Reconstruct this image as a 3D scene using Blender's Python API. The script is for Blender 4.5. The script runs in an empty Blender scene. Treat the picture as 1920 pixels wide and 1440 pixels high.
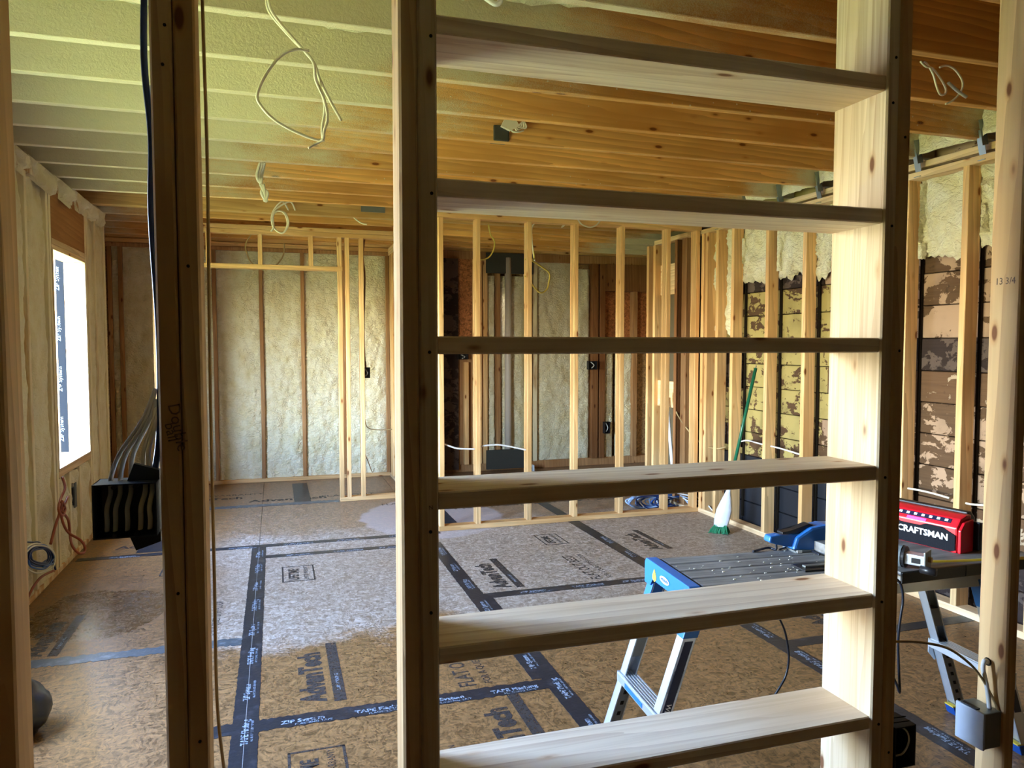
import bpy, bmesh, math, random
from mathutils import Vector, Matrix, noise
random.seed(7)
S = bpy.context.scene
COL = S.collection
R = math.radians
PI = math.pi

# ------------------------------------------------------------------ camera, sky, sun, exposure
CAMH = 1.455; YAW = R(17.6); PIT = R(3.0); FPX = 1400.0
cd = bpy.data.cameras.new('camera'); cam = bpy.data.objects.new('camera', cd); COL.objects.link(cam)
cam.location = (0, 0, CAMH); cam.rotation_euler = (PI/2 - PIT, 0, -YAW)
cd.sensor_width = 36; cd.lens = FPX/1920*36; cd.clip_start = .05
S.camera = cam
W = bpy.data.worlds.new('sky'); S.world = W; W.use_nodes = True
wn = W.node_tree.nodes; wl = W.node_tree.links
bg = wn['Background']; sky = wn.new('ShaderNodeTexSky'); sky.sky_type = 'NISHITA'
sky.sun_disc = False; sky.sun_elevation = R(48); sky.sun_rotation = R(100); sky.air_density = 1.3; sky.dust_density = .8
mx = wn.new('ShaderNodeMix'); mx.data_type = 'RGBA'; mx.blend_type = 'MULTIPLY'; mx.inputs[0].default_value = 1; mx.inputs[7].default_value = (.99, .98, 1.08, 1)
wl.new(sky.outputs[0], mx.inputs[6]); wl.new(mx.outputs[2], bg.inputs[0]); bg.inputs[1].default_value = 5.0
sd = bpy.data.lights.new('sun', 'SUN'); sun = bpy.data.objects.new('sun', sd); COL.objects.link(sun)
sd.energy = 15.5; sd.angle = R(.6); sd.color = (1, .93, .8)
sun.rotation_euler = (R(42), 0, R(98)); sun.location = (6, 0, 9)
def portal(x, y0, y1, z0, z1):
    l = bpy.data.lights.new('window_portal', 'AREA'); o = bpy.data.objects.new('window_portal', l); COL.objects.link(o)
    l.shape = 'RECTANGLE'; l.size = z1-z0; l.size_y = y1-y0; l.cycles.is_portal = True
    o.location = (x, (y0+y1)/2, (z0+z1)/2); o.rotation_euler = (0, -PI/2, 0)
W1 = (5.40, 6.27, .66, 2.13)
W2 = (2.15, 3.45, .66, 2.13)
portal(-1.50, *W1); portal(-1.50, *W2)
S.view_settings.view_transform = 'Standard'; S.view_settings.look = 'None'
S.view_settings.exposure = 1.92; S.view_settings.gamma = 1.0; S.view_settings.use_curve_mapping = False
S.cycles.use_denoising = True; S.cycles.use_adaptive_sampling = True; S.cycles.adaptive_threshold = .02; S.cycles.max_bounces = 8; S.cycles.diffuse_bounces = 6; S.cycles.glossy_bounces = 3
S.cycles.caustics_reflective = False; S.cycles.caustics_refractive = False; S.cycles.sample_clamp_indirect = 12

# ------------------------------------------------------------------ pixel helpers (real depth on a real plane)
_fw = Vector((math.sin(YAW)*math.cos(PIT), math.cos(YAW)*math.cos(PIT), -math.sin(PIT)))
_rt = Vector((math.cos(YAW), -math.sin(YAW), 0)); _up = _rt.cross(_fw); _C = Vector((0, 0, CAMH))
def _ray(u, v): return _fw*FPX + _rt*(u-960) - _up*(v-720)
def ay(u, v, Y): d = _ray(u, v); return _C + d*(Y/d.y)
def az(u, v, Z): d = _ray(u, v); return _C + d*((Z-CAMH)/d.z)
def ax(u, v, X): d = _ray(u, v); return _C + d*(X/d.x)

# ------------------------------------------------------------------ material helpers
class NT:
    def __init__(s, name, rough=.6, spec=.3):
        s.m = bpy.data.materials.new(name); s.m.use_nodes = True
        s.n = s.m.node_tree.nodes; s.l = s.m.node_tree.links
        s.b = s.n['Principled BSDF']; s.b.inputs['Roughness'].default_value = rough
        s.b.inputs['Specular IOR Level'].default_value = spec
    def node(s, t, **k):
        n = s.n.new(t)
        for a, v in k.items(): setattr(n, a, v)
        return n
    def put(s, sock, v):
        if hasattr(v, 'links') or isinstance(v, bpy.types.NodeSocket): s.l.new(v, sock)
        elif isinstance(v, (tuple, list)) and len(v) == 3 and sock.type == 'RGBA': sock.default_value = (*v, 1)
        else: sock.default_value = v
    def math(s, op, a, b=0.0, clamp=False):
        n = s.node('ShaderNodeMath', operation=op, use_clamp=clamp); s.put(n.inputs[0], a); s.put(n.inputs[1], b); return n.outputs[0]
    def mix(s, f, a, b, typ='MIX'):
        n = s.node('ShaderNodeMix', data_type='RGBA', blend_type=typ)
        s.put(n.inputs[0], f); s.put(n.inputs[6], a); s.put(n.inputs[7], b); return n.outputs[2]
    def coord(s, kind='Object'): return s.node('ShaderNodeTexCoord').outputs[kind]
    def pos(s): return s.node('ShaderNodeNewGeometry').outputs['Position']
    def rnd(s): return s.node('ShaderNodeObjectInfo').outputs['Random']
    def sep(s, v):
        n = s.node('ShaderNodeSeparateXYZ'); s.put(n.inputs[0], v); return n.outputs
    def map(s, v, scale=(1, 1, 1), loc=(0, 0, 0)):
        n = s.node('ShaderNodeMapping'); s.put(n.inputs[0], v); n.inputs[3].default_value = scale; n.inputs[1].default_value = loc; return n.outputs[0]
    def vadd(s, a, b):
        n = s.node('ShaderNodeVectorMath', operation='ADD'); s.put(n.inputs[0], a); s.put(n.inputs[1], b); return n.outputs[0]
    def offs(s, v, k=31.0):
        c = s.node('ShaderNodeCombineXYZ'); r = s.math('MULTIPLY', s.rnd(), k)
        for i in range(3): s.put(c.inputs[i], r)
        return s.vadd(v, c.outputs[0])
    def noise(s, v, scale=5, detail=2, rough=.5, dist=0):
        n = s.node('ShaderNodeTexNoise'); s.put(n.inputs['Vector'], v); n.inputs['Scale'].default_value = scale
        n.inputs['Detail'].default_value = detail; n.inputs['Roughness'].default_value = rough; n.inputs['Distortion'].default_value = dist
        return n.outputs[0]
    def vor(s, v, scale=5, feat='F1', out=0, rand=1.0):
        n = s.node('ShaderNodeTexVoronoi', feature=feat); s.put(n.inputs['Vector'], v); n.inputs['Scale'].default_value = scale
        n.inputs['Randomness'].default_value = rand
        return n.outputs[out]
    def ramp(s, f, stops, interp='LINEAR'):
        n = s.node('ShaderNodeValToRGB'); s.put(n.inputs[0], f); cr = n.color_ramp; cr.interpolation = interp
        while len(cr.elements) < len(stops): cr.elements.new(.5)
        for e, (p, c) in zip(cr.elements, stops): e.position = p; e.color = (*c, 1) if len(c) == 3 else c
        return n.outputs[0]
    def step(s, v, a, b):
        n = s.node('ShaderNodeMapRange', interpolation_type='SMOOTHSTEP'); s.put(n.inputs[0], v)
        n.inputs[1].default_value = a; n.inputs[2].default_value = b; return n.outputs[0]
    def bump(s, h, strength=.3, dist=.01):
        n = s.node('ShaderNodeBump'); n.inputs['Strength'].default_value = strength; n.inputs['Distance'].default_value = dist
        s.put(n.inputs['Height'], h); s.l.new(n.outputs[0], s.b.inputs['Normal'])
    def col(s, c): s.put(s.b.inputs['Base Color'], c); return s
    def rough(s, v): s.put(s.b.inputs['Roughness'], v)

def k3(c, k): return tuple(x*k for x in c)
FOAM = (.80, .72, .50)
def wood(name, c, axis, var=.35, dark=.45, knots=True, overspray=None, ridge=0):
    t = NT(name, .62, .25)
    P = t.offs(t.coord('Object'))
    sc = [16, 16, 16]; sc[axis] = .9
    g = t.noise(t.map(P, tuple(sc)), 1.0, 4, .6, .6)
    sw = [7, 7, 7]; sw[axis] = .35
    w = t.node('ShaderNodeTexWave', wave_type='BANDS', bands_direction='DIAGONAL', wave_profile='SAW')
    t.put(w.inputs[0], t.map(P, tuple(sw))); w.inputs[1].default_value = 2.3; w.inputs[2].default_value = 9.0; w.inputs[3].default_value = 3; w.inputs[4].default_value = .7
    sf = [90, 90, 90]; sf[axis] = 2.5
    fine = t.noise(t.map(P, tuple(sf)), 1.0, 2, .5)
    big = t.noise(t.map(P, tuple(1.6 if i == axis else 5 for i in range(3))), 1.0, 2)
    v = t.math('ADD', t.math('MULTIPLY', g, .42), t.math('ADD', t.math('MULTIPLY', w.outputs[1], .33), t.math('MULTIPLY', fine, .25)))
    base = t.ramp(v, [(.25, k3(c, 1+var)), (.55, c), (.85, (c[0]*(1-dark*.7), c[1]*(1-dark), c[2]*(1-dark*1.1)))])
    base = t.mix(t.step(big, .35, .75), base, (c[0]*.86, c[1]*.74, c[2]*.6), 'MIX')
    rv = t.math('ADD', t.math('MULTIPLY', t.rnd(), .3), .85)
    n = t.node('ShaderNodeVectorMath', operation='SCALE'); t.put(n.inputs[0], base); t.put(n.inputs[3], rv); base = n.outputs[0]
    if ridge:
        sr = [75, 75, 75]; sr[axis] = 1.3
        rn = t.noise(t.map(P, tuple(sr)), 1.0, 2, .6, .4)
        base = t.mix(t.math('MULTIPLY', t.step(rn, .45, .62), ridge), base, (c[0]*.55, c[1]*.42, c[2]*.28))
    if knots:
        sk = [14, 14, 14]; sk[axis] = 5.2
        d = t.vor(t.map(t.vadd(P, t.node('ShaderNodeCombineXYZ').outputs[0]), tuple(sk)), 1.0)
        rr = t.sep(t.vor(t.map(P, tuple(sk)), 1.0, out=1))[0]
        lim = t.step(rr, .36, .40)
        kd = t.math('MULTIPLY', t.math('SUBTRACT', 1.0, t.step(d, .08, .15)), lim)
        ring = t.math('MULTIPLY', t.math('SUBTRACT', 1.0, t.step(d, .12, .24)), t.math('MULTIPLY', lim, .45))
        base = t.mix(ring, base, (c[0]*.75, c[1]*.5, c[2]*.3)); base = t.mix(kd, base, (c[0]*.28, c[1]*.14, c[2]*.08))
    if overspray:
        m = overspray(t)
        base = t.mix(m, base, (.66, .62, .45) if overspray is ceiling_spray else FOAM)
        t.rough(t.math('SUBTRACT', .62, t.math('MULTIPLY', m, .12)))
    if overspray is ceiling_spray:
        v = t.math('ADD', v, t.math('MULTIPLY', t.math('MULTIPLY', t.noise(t.pos(), 65, 3, .6, .8), m), 6))
    t.bump(v, .12, .003) if overspray is not ceiling_spray else t.bump(v, .22, .005)
    t.col(base)
    return t.m
def ceiling_spray(t):
    p = t.sep(t.pos()); n = t.noise(t.map(t.pos(), (1.3, 3, 3)), 1.6, 4, .65)
    f = t.noise(t.pos(), 260, 1)
    e = t.math('ADD', p[0], t.math('MULTIPLY', t.math('SUBTRACT', p[1], 3.0), .5))
    e = t.math('ADD', e, t.math('MULTIPLY', t.math('SUBTRACT', n, .5), 2.2))
    e = t.math('ADD', e, t.math('MULTIPLY', t.math('SUBTRACT', f, .5), 1.0))
    a = t.math('SUBTRACT', 1.0, t.step(e, .35, 1.45))
    e2 = t.math('ADD', p[0], t.math('ADD', t.math('MULTIPLY', t.math('SUBTRACT', n, .5), 1.0), t.math('MULTIPLY', t.math('SUBTRACT', f, .5), .4)))
    b = t.step(e2, 3.15, 3.6)
    vp = t.map(t.pos(), (1, 1, 1)); sd_ = t.vor(vp, 34); sr_ = t.sep(t.vor(vp, 34, out=1))[1]
    sp = t.math('MULTIPLY', t.math('SUBTRACT', 1.0, t.step(sd_, .10, .16)), t.step(sr_, .86, .88))
    return t.math('MULTIPLY', t.math('MAXIMUM', t.math('MAXIMUM', a, b), sp), .93)
def wall_spray(lo, hi):
    def f(t):
        n = t.noise(t.map(t.pos(), (6, 6, 1.2)), 1.0, 5, .65)
        return t.math('MULTIPLY', t.step(n, lo, hi), .95)
    return f
PINE = (.60, .42, .235); PALE = (.66, .52, .35); OLD = (.40, .185, .05); JOI = (.62, .34, .11)
M = {}
M['stud_z'] = wood('fir_stud', (.76, .50, .24), 2)
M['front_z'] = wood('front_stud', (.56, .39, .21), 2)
M['pale_z'] = wood('pale_board_upright', (.58, .48, .34), 2, .15, .5, ridge=.34)
M['pale_x'] = wood('pale_board_level', (.82, .71, .57), 0, .12, .5, ridge=.2)
M['pale_y'] = wood('pine_y', (.72, .54, .33), 1)
M['plate_x'] = wood('pine_x', (.72, .47, .22), 0)
M['joist'] = wood('joist_wood', JOI, 0, .4, .5, overspray=ceiling_spray)
M['beam'] = wood('beam_wood', (.52, .33, .13), 0, .3, .5)
M['old_z'] = wood('old_stud', (.36, .2, .09), 2)
M['dark_z'] = wood('dark_stud', (.20, .09, .035), 2)
M['foamy_z'] = wood('foamy_stud', (.52, .33, .16), 2, overspray=wall_spray(.30, .52))
M['foamy_y'] = wood('foamy_plate', (.50, .30, .14), 1, overspray=wall_spray(.45, .6))
M['header_y'] = wood('header_panel', (.36, .17, .06), 1, .25, .4, False)

def flat(name, c, rough=.5, spec=.4, metal=0, emit=None):
    t = NT(name, rough, spec); t.col(tuple(c)); t.b.inputs['Metallic'].default_value = metal
    n = t.noise(t.coord('Object'), 40, 3)
    t.col(t.mix(t.math('MULTIPLY', n, .35), tuple(c), k3(c, .7)))
    if emit: t.b.inputs['Emission Color'].default_value = (*emit[0], 1); t.b.inputs['Emission Strength'].default_value = emit[1]
    return t.m
def foam(name, c=FOAM, ripple=1.0):
    t = NT(name, .42, .35)
    p = t.pos()
    d = t.noise(t.map(p, (1, 1, .8)), 9, 4, .6)
    wv = t.noise(t.map(t.vadd(p, (0, 0, 0)), (26, 26, 42)), 1.0, 3, .55, 1.2)
    fn = t.noise(p, 140, 3)
    h = t.math('ADD', t.math('MULTIPLY', wv, 1.0), t.math('MULTIPLY', fn, .12))
    t.bump(h, .9*ripple, .025)
    t.col(t.mix(t.step(d, .3, .8), c, (c[0]*.86, c[1]*.8, c[2]*.62)))
    return t.m
M['foam'] = foam('spray_foam', (.82, .78, .60)); M['foam_flat'] = foam('spray_foam_smooth', (.74, .68, .50), .5)
def ceilfoam():
    t = NT('ceiling_foam', .4, .4); p = t.pos()
    h = t.noise(p, 60, 3, .6, .8); t.bump(h, .9, .014); t.col((.66, .63, .45)); return t.m
M['ceil_foam'] = ceilfoam()

def osb(name, base=(.40, .25, .13), lit_band_marks=True, red=False):
    t = NT(name, .4, .25)
    P = t.pos(); nz = t.noise(P, 9, 3); cc = t.node('ShaderNodeCombineXYZ')
    t.put(cc.inputs[0], t.math('MULTIPLY', nz, .12)); t.put(cc.inputs[1], t.math('MULTIPLY', t.noise(P, 7, 2), .12))
    Q = t.vadd(P, cc.outputs[0])
    a = t.vor(t.map(Q, (38, 95, 38)), 1.0, out=1); b = t.vor(t.map(Q, (140, 46, 90)), 1.0, out=1)
    av = t.sep(a)[0]; bv = t.sep(b)[1]
    v = t.math('ADD', t.math('MULTIPLY', av, .5), t.math('MULTIPLY', bv, .5))
    v = t.math('ADD', t.math('MULTIPLY', v, .8), t.math('MULTIPLY', t.noise(P, 120, 2), .3))
    c = t.ramp(v, [(.15, k3(base, .45)), (.4, k3(base, .85)), (.62, k3(base, 1.3)), (.95, (base[0]*1.9, base[1]*1.9, base[2]*1.8))])
    rg = t.math('ADD', .24, t.math('MULTIPLY', v, .2))
    if lit_band_marks:  # band across the boards: window light painted in as paler strand colours
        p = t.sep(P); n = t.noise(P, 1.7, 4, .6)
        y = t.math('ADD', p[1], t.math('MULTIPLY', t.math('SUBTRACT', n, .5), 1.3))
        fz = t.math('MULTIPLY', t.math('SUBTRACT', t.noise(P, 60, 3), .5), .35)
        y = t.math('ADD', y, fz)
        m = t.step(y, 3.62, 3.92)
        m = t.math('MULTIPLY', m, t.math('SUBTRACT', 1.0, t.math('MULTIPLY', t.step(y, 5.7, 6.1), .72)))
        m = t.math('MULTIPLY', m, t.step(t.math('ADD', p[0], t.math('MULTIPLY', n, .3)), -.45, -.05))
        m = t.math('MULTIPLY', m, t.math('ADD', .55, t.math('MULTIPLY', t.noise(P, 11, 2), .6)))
        lit_c = t.ramp(v, [(.15, (.20, .145, .10)), (.4, (.30, .235, .175)), (.62, (.42, .35, .28)), (.95, (.62, .56, .49))])
        c = t.mix(m, c, lit_c)
        # pale patch with an uneven edge by the far opening
        dx = t.math('DIVIDE', t.math('SUBTRACT', p[0], 1.25), .62); dy = t.math('DIVIDE', t.math('SUBTRACT', p[1], 6.2), .75)
        d = t.math('ADD', t.math('ADD', t.math('MULTIPLY', dx, dx), t.math('MULTIPLY', dy, dy)), t.math('MULTIPLY', t.math('SUBTRACT', n, .5), 1.2))
        c = t.mix(t.math('MULTIPLY', t.math('SUBTRACT', 1.0, t.step(d, .85, 1.0)), .5), c, (.48, .43, .43))
        # dark damp stain beside the left wall
        dx = t.math('DIVIDE', t.math('ADD', p[0], .93), .34); dy = t.math('DIVIDE', t.math('SUBTRACT', p[1], 4.5), .42)
        d = t.math('ADD', t.math('ADD', t.math('MULTIPLY', dx, dx), t.math('MULTIPLY', dy, dy)), t.math('MULTIPLY', t.math('SUBTRACT', n, .5), 1.6))
        w = t.math('SUBTRACT', 1.0, t.step(d, .9, 1.05))
        c = t.mix(t.math('MULTIPLY', w, .55), c, k3(base, .5))
        rg = t.math('SUBTRACT', rg, t.math('MULTIPLY', w, .1)); rg = t.math('ADD', rg, t.math('MULTIPLY', m, .2))
    t.col(c); t.rough(rg); t.bump(v, .35, .004)
    return t.m
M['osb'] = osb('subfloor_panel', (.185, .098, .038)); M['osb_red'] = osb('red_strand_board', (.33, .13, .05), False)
M['ply'] = osb('plywood_ceiling', (.34, .22, .11), False)
def tapemat(name, c):
    t = NT(name, .38, .28); p = t.pos(); n = t.noise(p, 14, 4, .6); h = t.noise(p, 60, 3)
    t.col(t.mix(t.step(n, .5, .75), c, (c[0]*2.6, c[1]*2.5, c[2]*2.4))); t.bump(h, .25, .003); return t.m
M['tape'] = tapemat('black_seam_tape', (.017, .019, .024)); M['tape_grey'] = tapemat('worn_seam_tape', (.07, .085, .095))
def printm(name, c, lo, hi):
    t = NT(name, .5, .3); n = t.noise(t.pos(), 55, 4, .7); t.col(c)
    t.l.new(t.step(n, lo, hi), t.b.inputs['Alpha']); return t.m
M['ink'] = printm('panel_ink', (.045, .038, .035), .34, .5); M['tape_ink'] = printm('tape_ink', (.30, .36, .44), .40, .54)
M['pencil'] = printm('pencil', (.12, .07, .05), .2, .5)
def peeling(name, paint, under, amt, dirt=.5):
    t = NT(name, .75, .15); p = t.offs(t.pos(), 3.0)
    n = t.noise(t.map(p, (1, 1.0, 1.5)), 7, 8, .68, .4)
    n2 = t.noise(p, 2.2, 3); e = t.math('ADD', n, t.math('MULTIPLY', t.math('SUBTRACT', n2, .5), .5))
    g = t.noise(t.map(p, (1, 1.5, 30)), 2.0, 4, .6)
    u = t.mix(g, k3(under, .55), k3(under, 1.25))
    pc = t.mix(t.step(t.noise(p, 5, 4), .45, .75), paint, k3(paint, .72))
    c = t.mix(t.step(e, amt, amt+.012), pc, u)
    s = t.noise(t.map(p, (1, 1, 1)), 11, 6, .7)
    c = t.mix(t.math('MULTIPLY', t.step(s, .62, .66), dirt), c, (.02, .015, .012))
    t.bump(t.step(e, amt, amt+.03), .5, -.004); t.col(c); return t.m
M['plank_yellow'] = peeling('peeling_cream_paint', (.38, .30, .11), (.10, .055, .028), .54)
M['plank_pink'] = peeling('peeling_pink_paint', (.38, .25, .16), (.11, .062, .032), .50, .35)
M['plank_brown'] = peeling('bare_brown_board', (.40, .30, .20), (.13, .07, .035), .40, .2)
M['plank_char'] = peeling('sooty_board', (.10, .07, .055), (.035, .022, .018), .5, .7)
M['tar'] = flat('tar_paper', (.012, .013, .018), .6)
M['flashing'] = flat('matte_flashing', (.012, .014, .018), .9, .05); M['void'] = flat('dark_gap', (.02, .015, .01), .9, .1)
M['alu'] = flat('brushed_aluminium', (.72, .78, .84), .32, .5, .75); M['alu_dk'] = flat('dull_steel', (.25, .27, .27), .4, .5, .7)
M['blue'] = flat('blue_plastic', (.02, .13, .42), .35); M['blue_dk'] = flat('deep_blue_plastic', (.01, .06, .25), .35)
M['yellow'] = flat('yellow_plastic', (.75, .55, .05), .4)
M['black'] = flat('black_plastic', (.012, .012, .014), .38); M['navy'] = flat('navy_label', (.01, .012, .04), .3)
M['rubber'] = flat('grey_rubber', (.12, .15, .17), .5)
M['red'] = flat('red_plastic', (.55, .008, .02), .35); M['white'] = flat('white_plastic', (.80, .82, .85), .4)
M['cable'] = flat('white_cable', (.72, .68, .56), .45); M['cable_y'] = flat('yellow_cable', (.62, .52, .10), .45)
M['cable_k'] = flat('black_cable', (.012, .014, .022), .35); M['cable_b'] = flat('blue_cable', (.03, .12, .42), .4); M['cable_navy'] = flat('navy_cable', (.01, .03, .12), .35)
M['cable_r'] = flat('rust_cable', (.32, .07, .03), .5); M['cable_g'] = flat('grey_cable', (.45, .46, .45), .45)
M['cable_br'] = flat('tan_cable', (.42, .30, .14), .5); M['cable_lb'] = flat('pale_blue_cable', (.35, .48, .7), .4)
M['grey_box'] = flat('grey_box', (.42, .48, .60), .4); M['bluebox'] = flat('dark_blue_box', (.02, .03, .045), .45)
M['green'] = flat('green_handle', (.01, .12, .06), .3); M['bristle'] = flat('green_bristle', (.02, .30, .12), .6)
M['pvc'] = flat('pvc_pipe', (.60, .55, .50), .4); M['olive'] = flat('olive_panel', (.12, .095, .055), .7)
M['galv'] = flat('galvanised_steel', (.22, .25, .26), .42, .5, .6); M['sheet'] = flat('dull_sheet_metal', (.06, .065, .06), .5, .4, .3)
M['violet'] = flat('violet_display', (.25, .06, .6), .3, .5, 0, ((.3, .05, .8), .6))
M['bag'] = flat('black_bag', (.02, .022, .025), .3, .5)
M['lawn'] = None
def lawn():
    t = NT('sunlit_lawn', .9, .1); n = t.noise(t.pos(), 3, 6, .7)
    t.col(t.ramp(n, [(.3, (.25, .24, .06)), (.7, (.46, .43, .14))])); return t.m
M['lawn'] = lawn()
def screen():
    t = NT('speaker_grille', .8, .08); v = t.vor(t.coord('Object'), 160, rand=0)
    t.col(t.ramp(v, [(.25, (.001, .001, .002)), (.45, (.008, .009, .013))])); t.bump(v, .5, .002); return t.m
M['grille'] = screen()
def deckm():
    t = NT('grey_grained_deck', .6, .3); P = t.coord('Object'); g = t.noise(t.map(P, (2.5, 70, 70)), 1, 4, .6)
    d = t.noise(P, 34, 4, .7); d2 = t.noise(P, 7, 3)
    c = t.ramp(g, [(.3, (.10, .095, .09)), (.7, (.22, .21, .20))])
    c = t.mix(t.math('MULTIPLY', t.step(d2, .4, .7), .3), c, (.36, .35, .34))
    c = t.mix(t.step(d, .70, .74), c, (.7, .66, .6)); t.col(c); t.bump(g, .4, .003); return t.m
M['deck'] = deckm()

# ------------------------------------------------------------------ object helpers
def link(name, me, mat=None, parent=None, loc=(0, 0, 0), rot=None):
    o = bpy.data.objects.new(name, me); COL.objects.link(o); o.location = loc
    if rot: o.rotation_euler = rot
    if mat is not None and me is not None: me.materials.append(M[mat] if isinstance(mat, str) else mat)
    if parent: o.parent = parent
    return o
def tag(o, label=None, cat=None, group=None, kind=None):
    for k, v in (('label', label), ('category', cat), ('group', group), ('kind', kind)):
        if v: o[k] = v
    return o
def empty(name, loc=(0, 0, 0), rot=(0, 0, 0), parent=None):
    o = bpy.data.objects.new(name, None); COL.objects.link(o); o.location = loc; o.rotation_euler = rot; o.empty_display_size = .05
    if parent: o.parent = parent
    return o
def struct(name, label, cat, group=None):
    return tag(empty(name), label, cat, group, 'structure')
def mesh(name, vs, fs, smooth=False):
    me = bpy.data.meshes.new(name); me.from_pydata([tuple(v) for v in vs], [], fs); me.update()
    if smooth:
        for p in me.polygons: p.use_smooth = True
    return me
def board(name, mat, x0, x1, y0, y1, z0, z1, parent=None, ch=.0025, jit=0):
    """a piece of lumber: long prism with eased edges, origin in its middle"""
    d = [abs(x1-x0)/2, abs(y1-y0)/2, abs(z1-z0)/2]; c = Vector(((x0+x1)/2, (y0+y1)/2, (z0+z1)/2))
    a = d.index(max(d)); b, e = [i for i in range(3) if i != a]
    ch = min(ch, d[b]*.4, d[e]*.4)
    ring = [(d[b]-ch, -d[e]), (d[b], -d[e]+ch), (d[b], d[e]-ch), (d[b]-ch, d[e]), (-d[b]+ch, d[e]), (-d[b], d[e]-ch), (-d[b], -d[e]+ch), (-d[b]+ch, -d[e])]
    n = 5 if d[a] > .5 and jit else 2
    vs = []
    for k in range(n):
        t = -1+2*k/(n-1)
        ob, oe = (jit*random.uniform(-1, 1), jit*random.uniform(-1, 1)) if 0 < k < n-1 else (0, 0)
        for p, q in ring:
            v = [0, 0, 0]; v[a] = t*d[a]; v[b] = p+ob; v[e] = q+oe; vs.append(v)
    fs = []
    for k in range(n-1):
        for i in range(8): fs.append((k*8+i, k*8+(i+1) % 8, (k+1)*8+(i+1) % 8, (k+1)*8+i))
    fs.append(tuple(reversed(range(8)))); fs.append(tuple((n-1)*8+i for i in range(8)))
    me = mesh(name, vs, fs)
    bm = bmesh.new(); bm.from_mesh(me); bmesh.ops.recalc_face_normals(bm, faces=bm.faces); bm.to_mesh(me); bm.free()
    return link(name, me, mat, parent, c)
def bmobj(name, bm, mat, parent=None, loc=(0, 0, 0), rot=None, smooth=False, bevel=0):
    if bevel: bmesh.ops.bevel(bm, geom=list(bm.edges), offset=bevel, segments=2, affect='EDGES', profile=.6, clamp_overlap=True)
    bmesh.ops.recalc_face_normals(bm, faces=bm.faces)
    me = bpy.data.meshes.new(name); bm.to_mesh(me); bm.free()
    if smooth:
        for p in me.polygons: p.use_smooth = True
    return link(name, me, mat, parent, loc, rot)
def bbox(bm, x0, x1, y0, y1, z0, z1):
    r = bmesh.ops.create_cube(bm, size=1); vs = r['verts']
    for v in vs: v.co = Vector((x0+(v.co.x+.5)*(x1-x0), y0+(v.co.y+.5)*(y1-y0), z0+(v.co.z+.5)*(z1-z0)))
    return vs
def box(name, mat, x0, x1, y0, y1, z0, z1, parent=None, bevel=.002):
    c = Vector(((x0+x1)/2, (y0+y1)/2, (z0+z1)/2)); bm = bmesh.new()
    bbox(bm, x0-c.x, x1-c.x, y0-c.y, y1-c.y, z0-c.z, z1-c.z)
    return bmobj(name, bm, mat, parent, c, bevel=bevel)
def prism(name, mat, pts, axis, a0, a1, parent=None, loc=(0, 0, 0), rot=None, bevel=0):
    """polygon (2-D points in the two remaining axes) pushed along axis"""
    b, e = [i for i in range(3) if i != axis]; vs = []
    for a in (a0, a1):
        for p, q in pts:
            v = [0, 0, 0]; v[axis] = a; v[b] = p; v[e] = q; vs.append(v)
    n = len(pts); fs = [tuple(range(n)), tuple(range(n, 2*n))]+[(i, (i+1) % n, n+(i+1) % n, n+i) for i in range(n)]
    bm = bmesh.new(); V = [bm.verts.new(v) for v in vs]
    for f in fs: bm.faces.new([V[i] for i in f])
    return bmobj(name, bm, mat, parent, loc, rot, bevel=bevel)
def smoothpath(pts, sub=5):
    P = [Vector(p) for p in pts]
    if len(P) < 3: return P
    out = []
    for i in range(len(P)-1):
        p0 = P[max(i-1, 0)]; p1 = P[i]; p2 = P[i+1]; p3 = P[min(i+2, len(P)-1)]
        for k in range(sub):
            t = k/sub
            out.append(.5*((2*p1)+(-p0+p2)*t+(2*p0-5*p1+4*p2-p3)*t*t+(-p0+3*p1-3*p2+p3)*t**3))
    out.append(P[-1]); return out
def tube(name, mat, pts, r, parent=None, segs=8, sub=5, flatz=1.0, smooth=True, caps=True):
    P = smoothpath(pts, sub) if sub > 1 else [Vector(p) for p in pts]
    c = Vector((0, 0, 0)) if parent else sum(P, Vector())/len(P)
    vs = []; fs = []; T = (P[1]-P[0]).normalized(); N = T.orthogonal().normalized()
    for i, p in enumerate(P):
        t2 = (P[min(i+1, len(P)-1)]-P[max(i-1, 0)])
        if t2.length < 1e-9: t2 = T
        t2.normalize(); N = (N - t2*N.dot(t2)).normalized(); B = t2.cross(N)
        for k in range(segs):
            a = 2*PI*k/segs; vs.append(p-c+N*(r*math.cos(a))+B*(r*flatz*math.sin(a)))
    for i in range(len(P)-1):
        for k in range(segs): fs.append((i*segs+k, i*segs+(k+1) % segs, (i+1)*segs+(k+1) % segs, (i+1)*segs+k))
    if caps: fs.append(tuple(reversed(range(segs)))); fs.append(tuple((len(P)-1)*segs+k for k in range(segs)))
    return link(name, mesh(name, vs, fs, smooth), mat, parent, c)
def cyl(name, mat, p0, p1, r, parent=None, segs=16, r1=None):
    P0, P1 = Vector(p0), Vector(p1); c = (P0+P1)/2; T = (P1-P0).normalized(); N = T.orthogonal().normalized(); B = T.cross(N)
    vs = []; r1 = r if r1 is None else r1
    for P, q in ((P0, r), (P1, r1)):
        for k in range(segs): a = 2*PI*k/segs; vs.append(P-c+N*q*math.cos(a)+B*q*math.sin(a))
    fs = [(k, (k+1) % segs, segs+(k+1) % segs, segs+k) for k in range(segs)]+[tuple(reversed(range(segs))), tuple(segs+k for k in range(segs))]
    return link(name, mesh(name, vs, fs), mat, parent, c)
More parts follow.
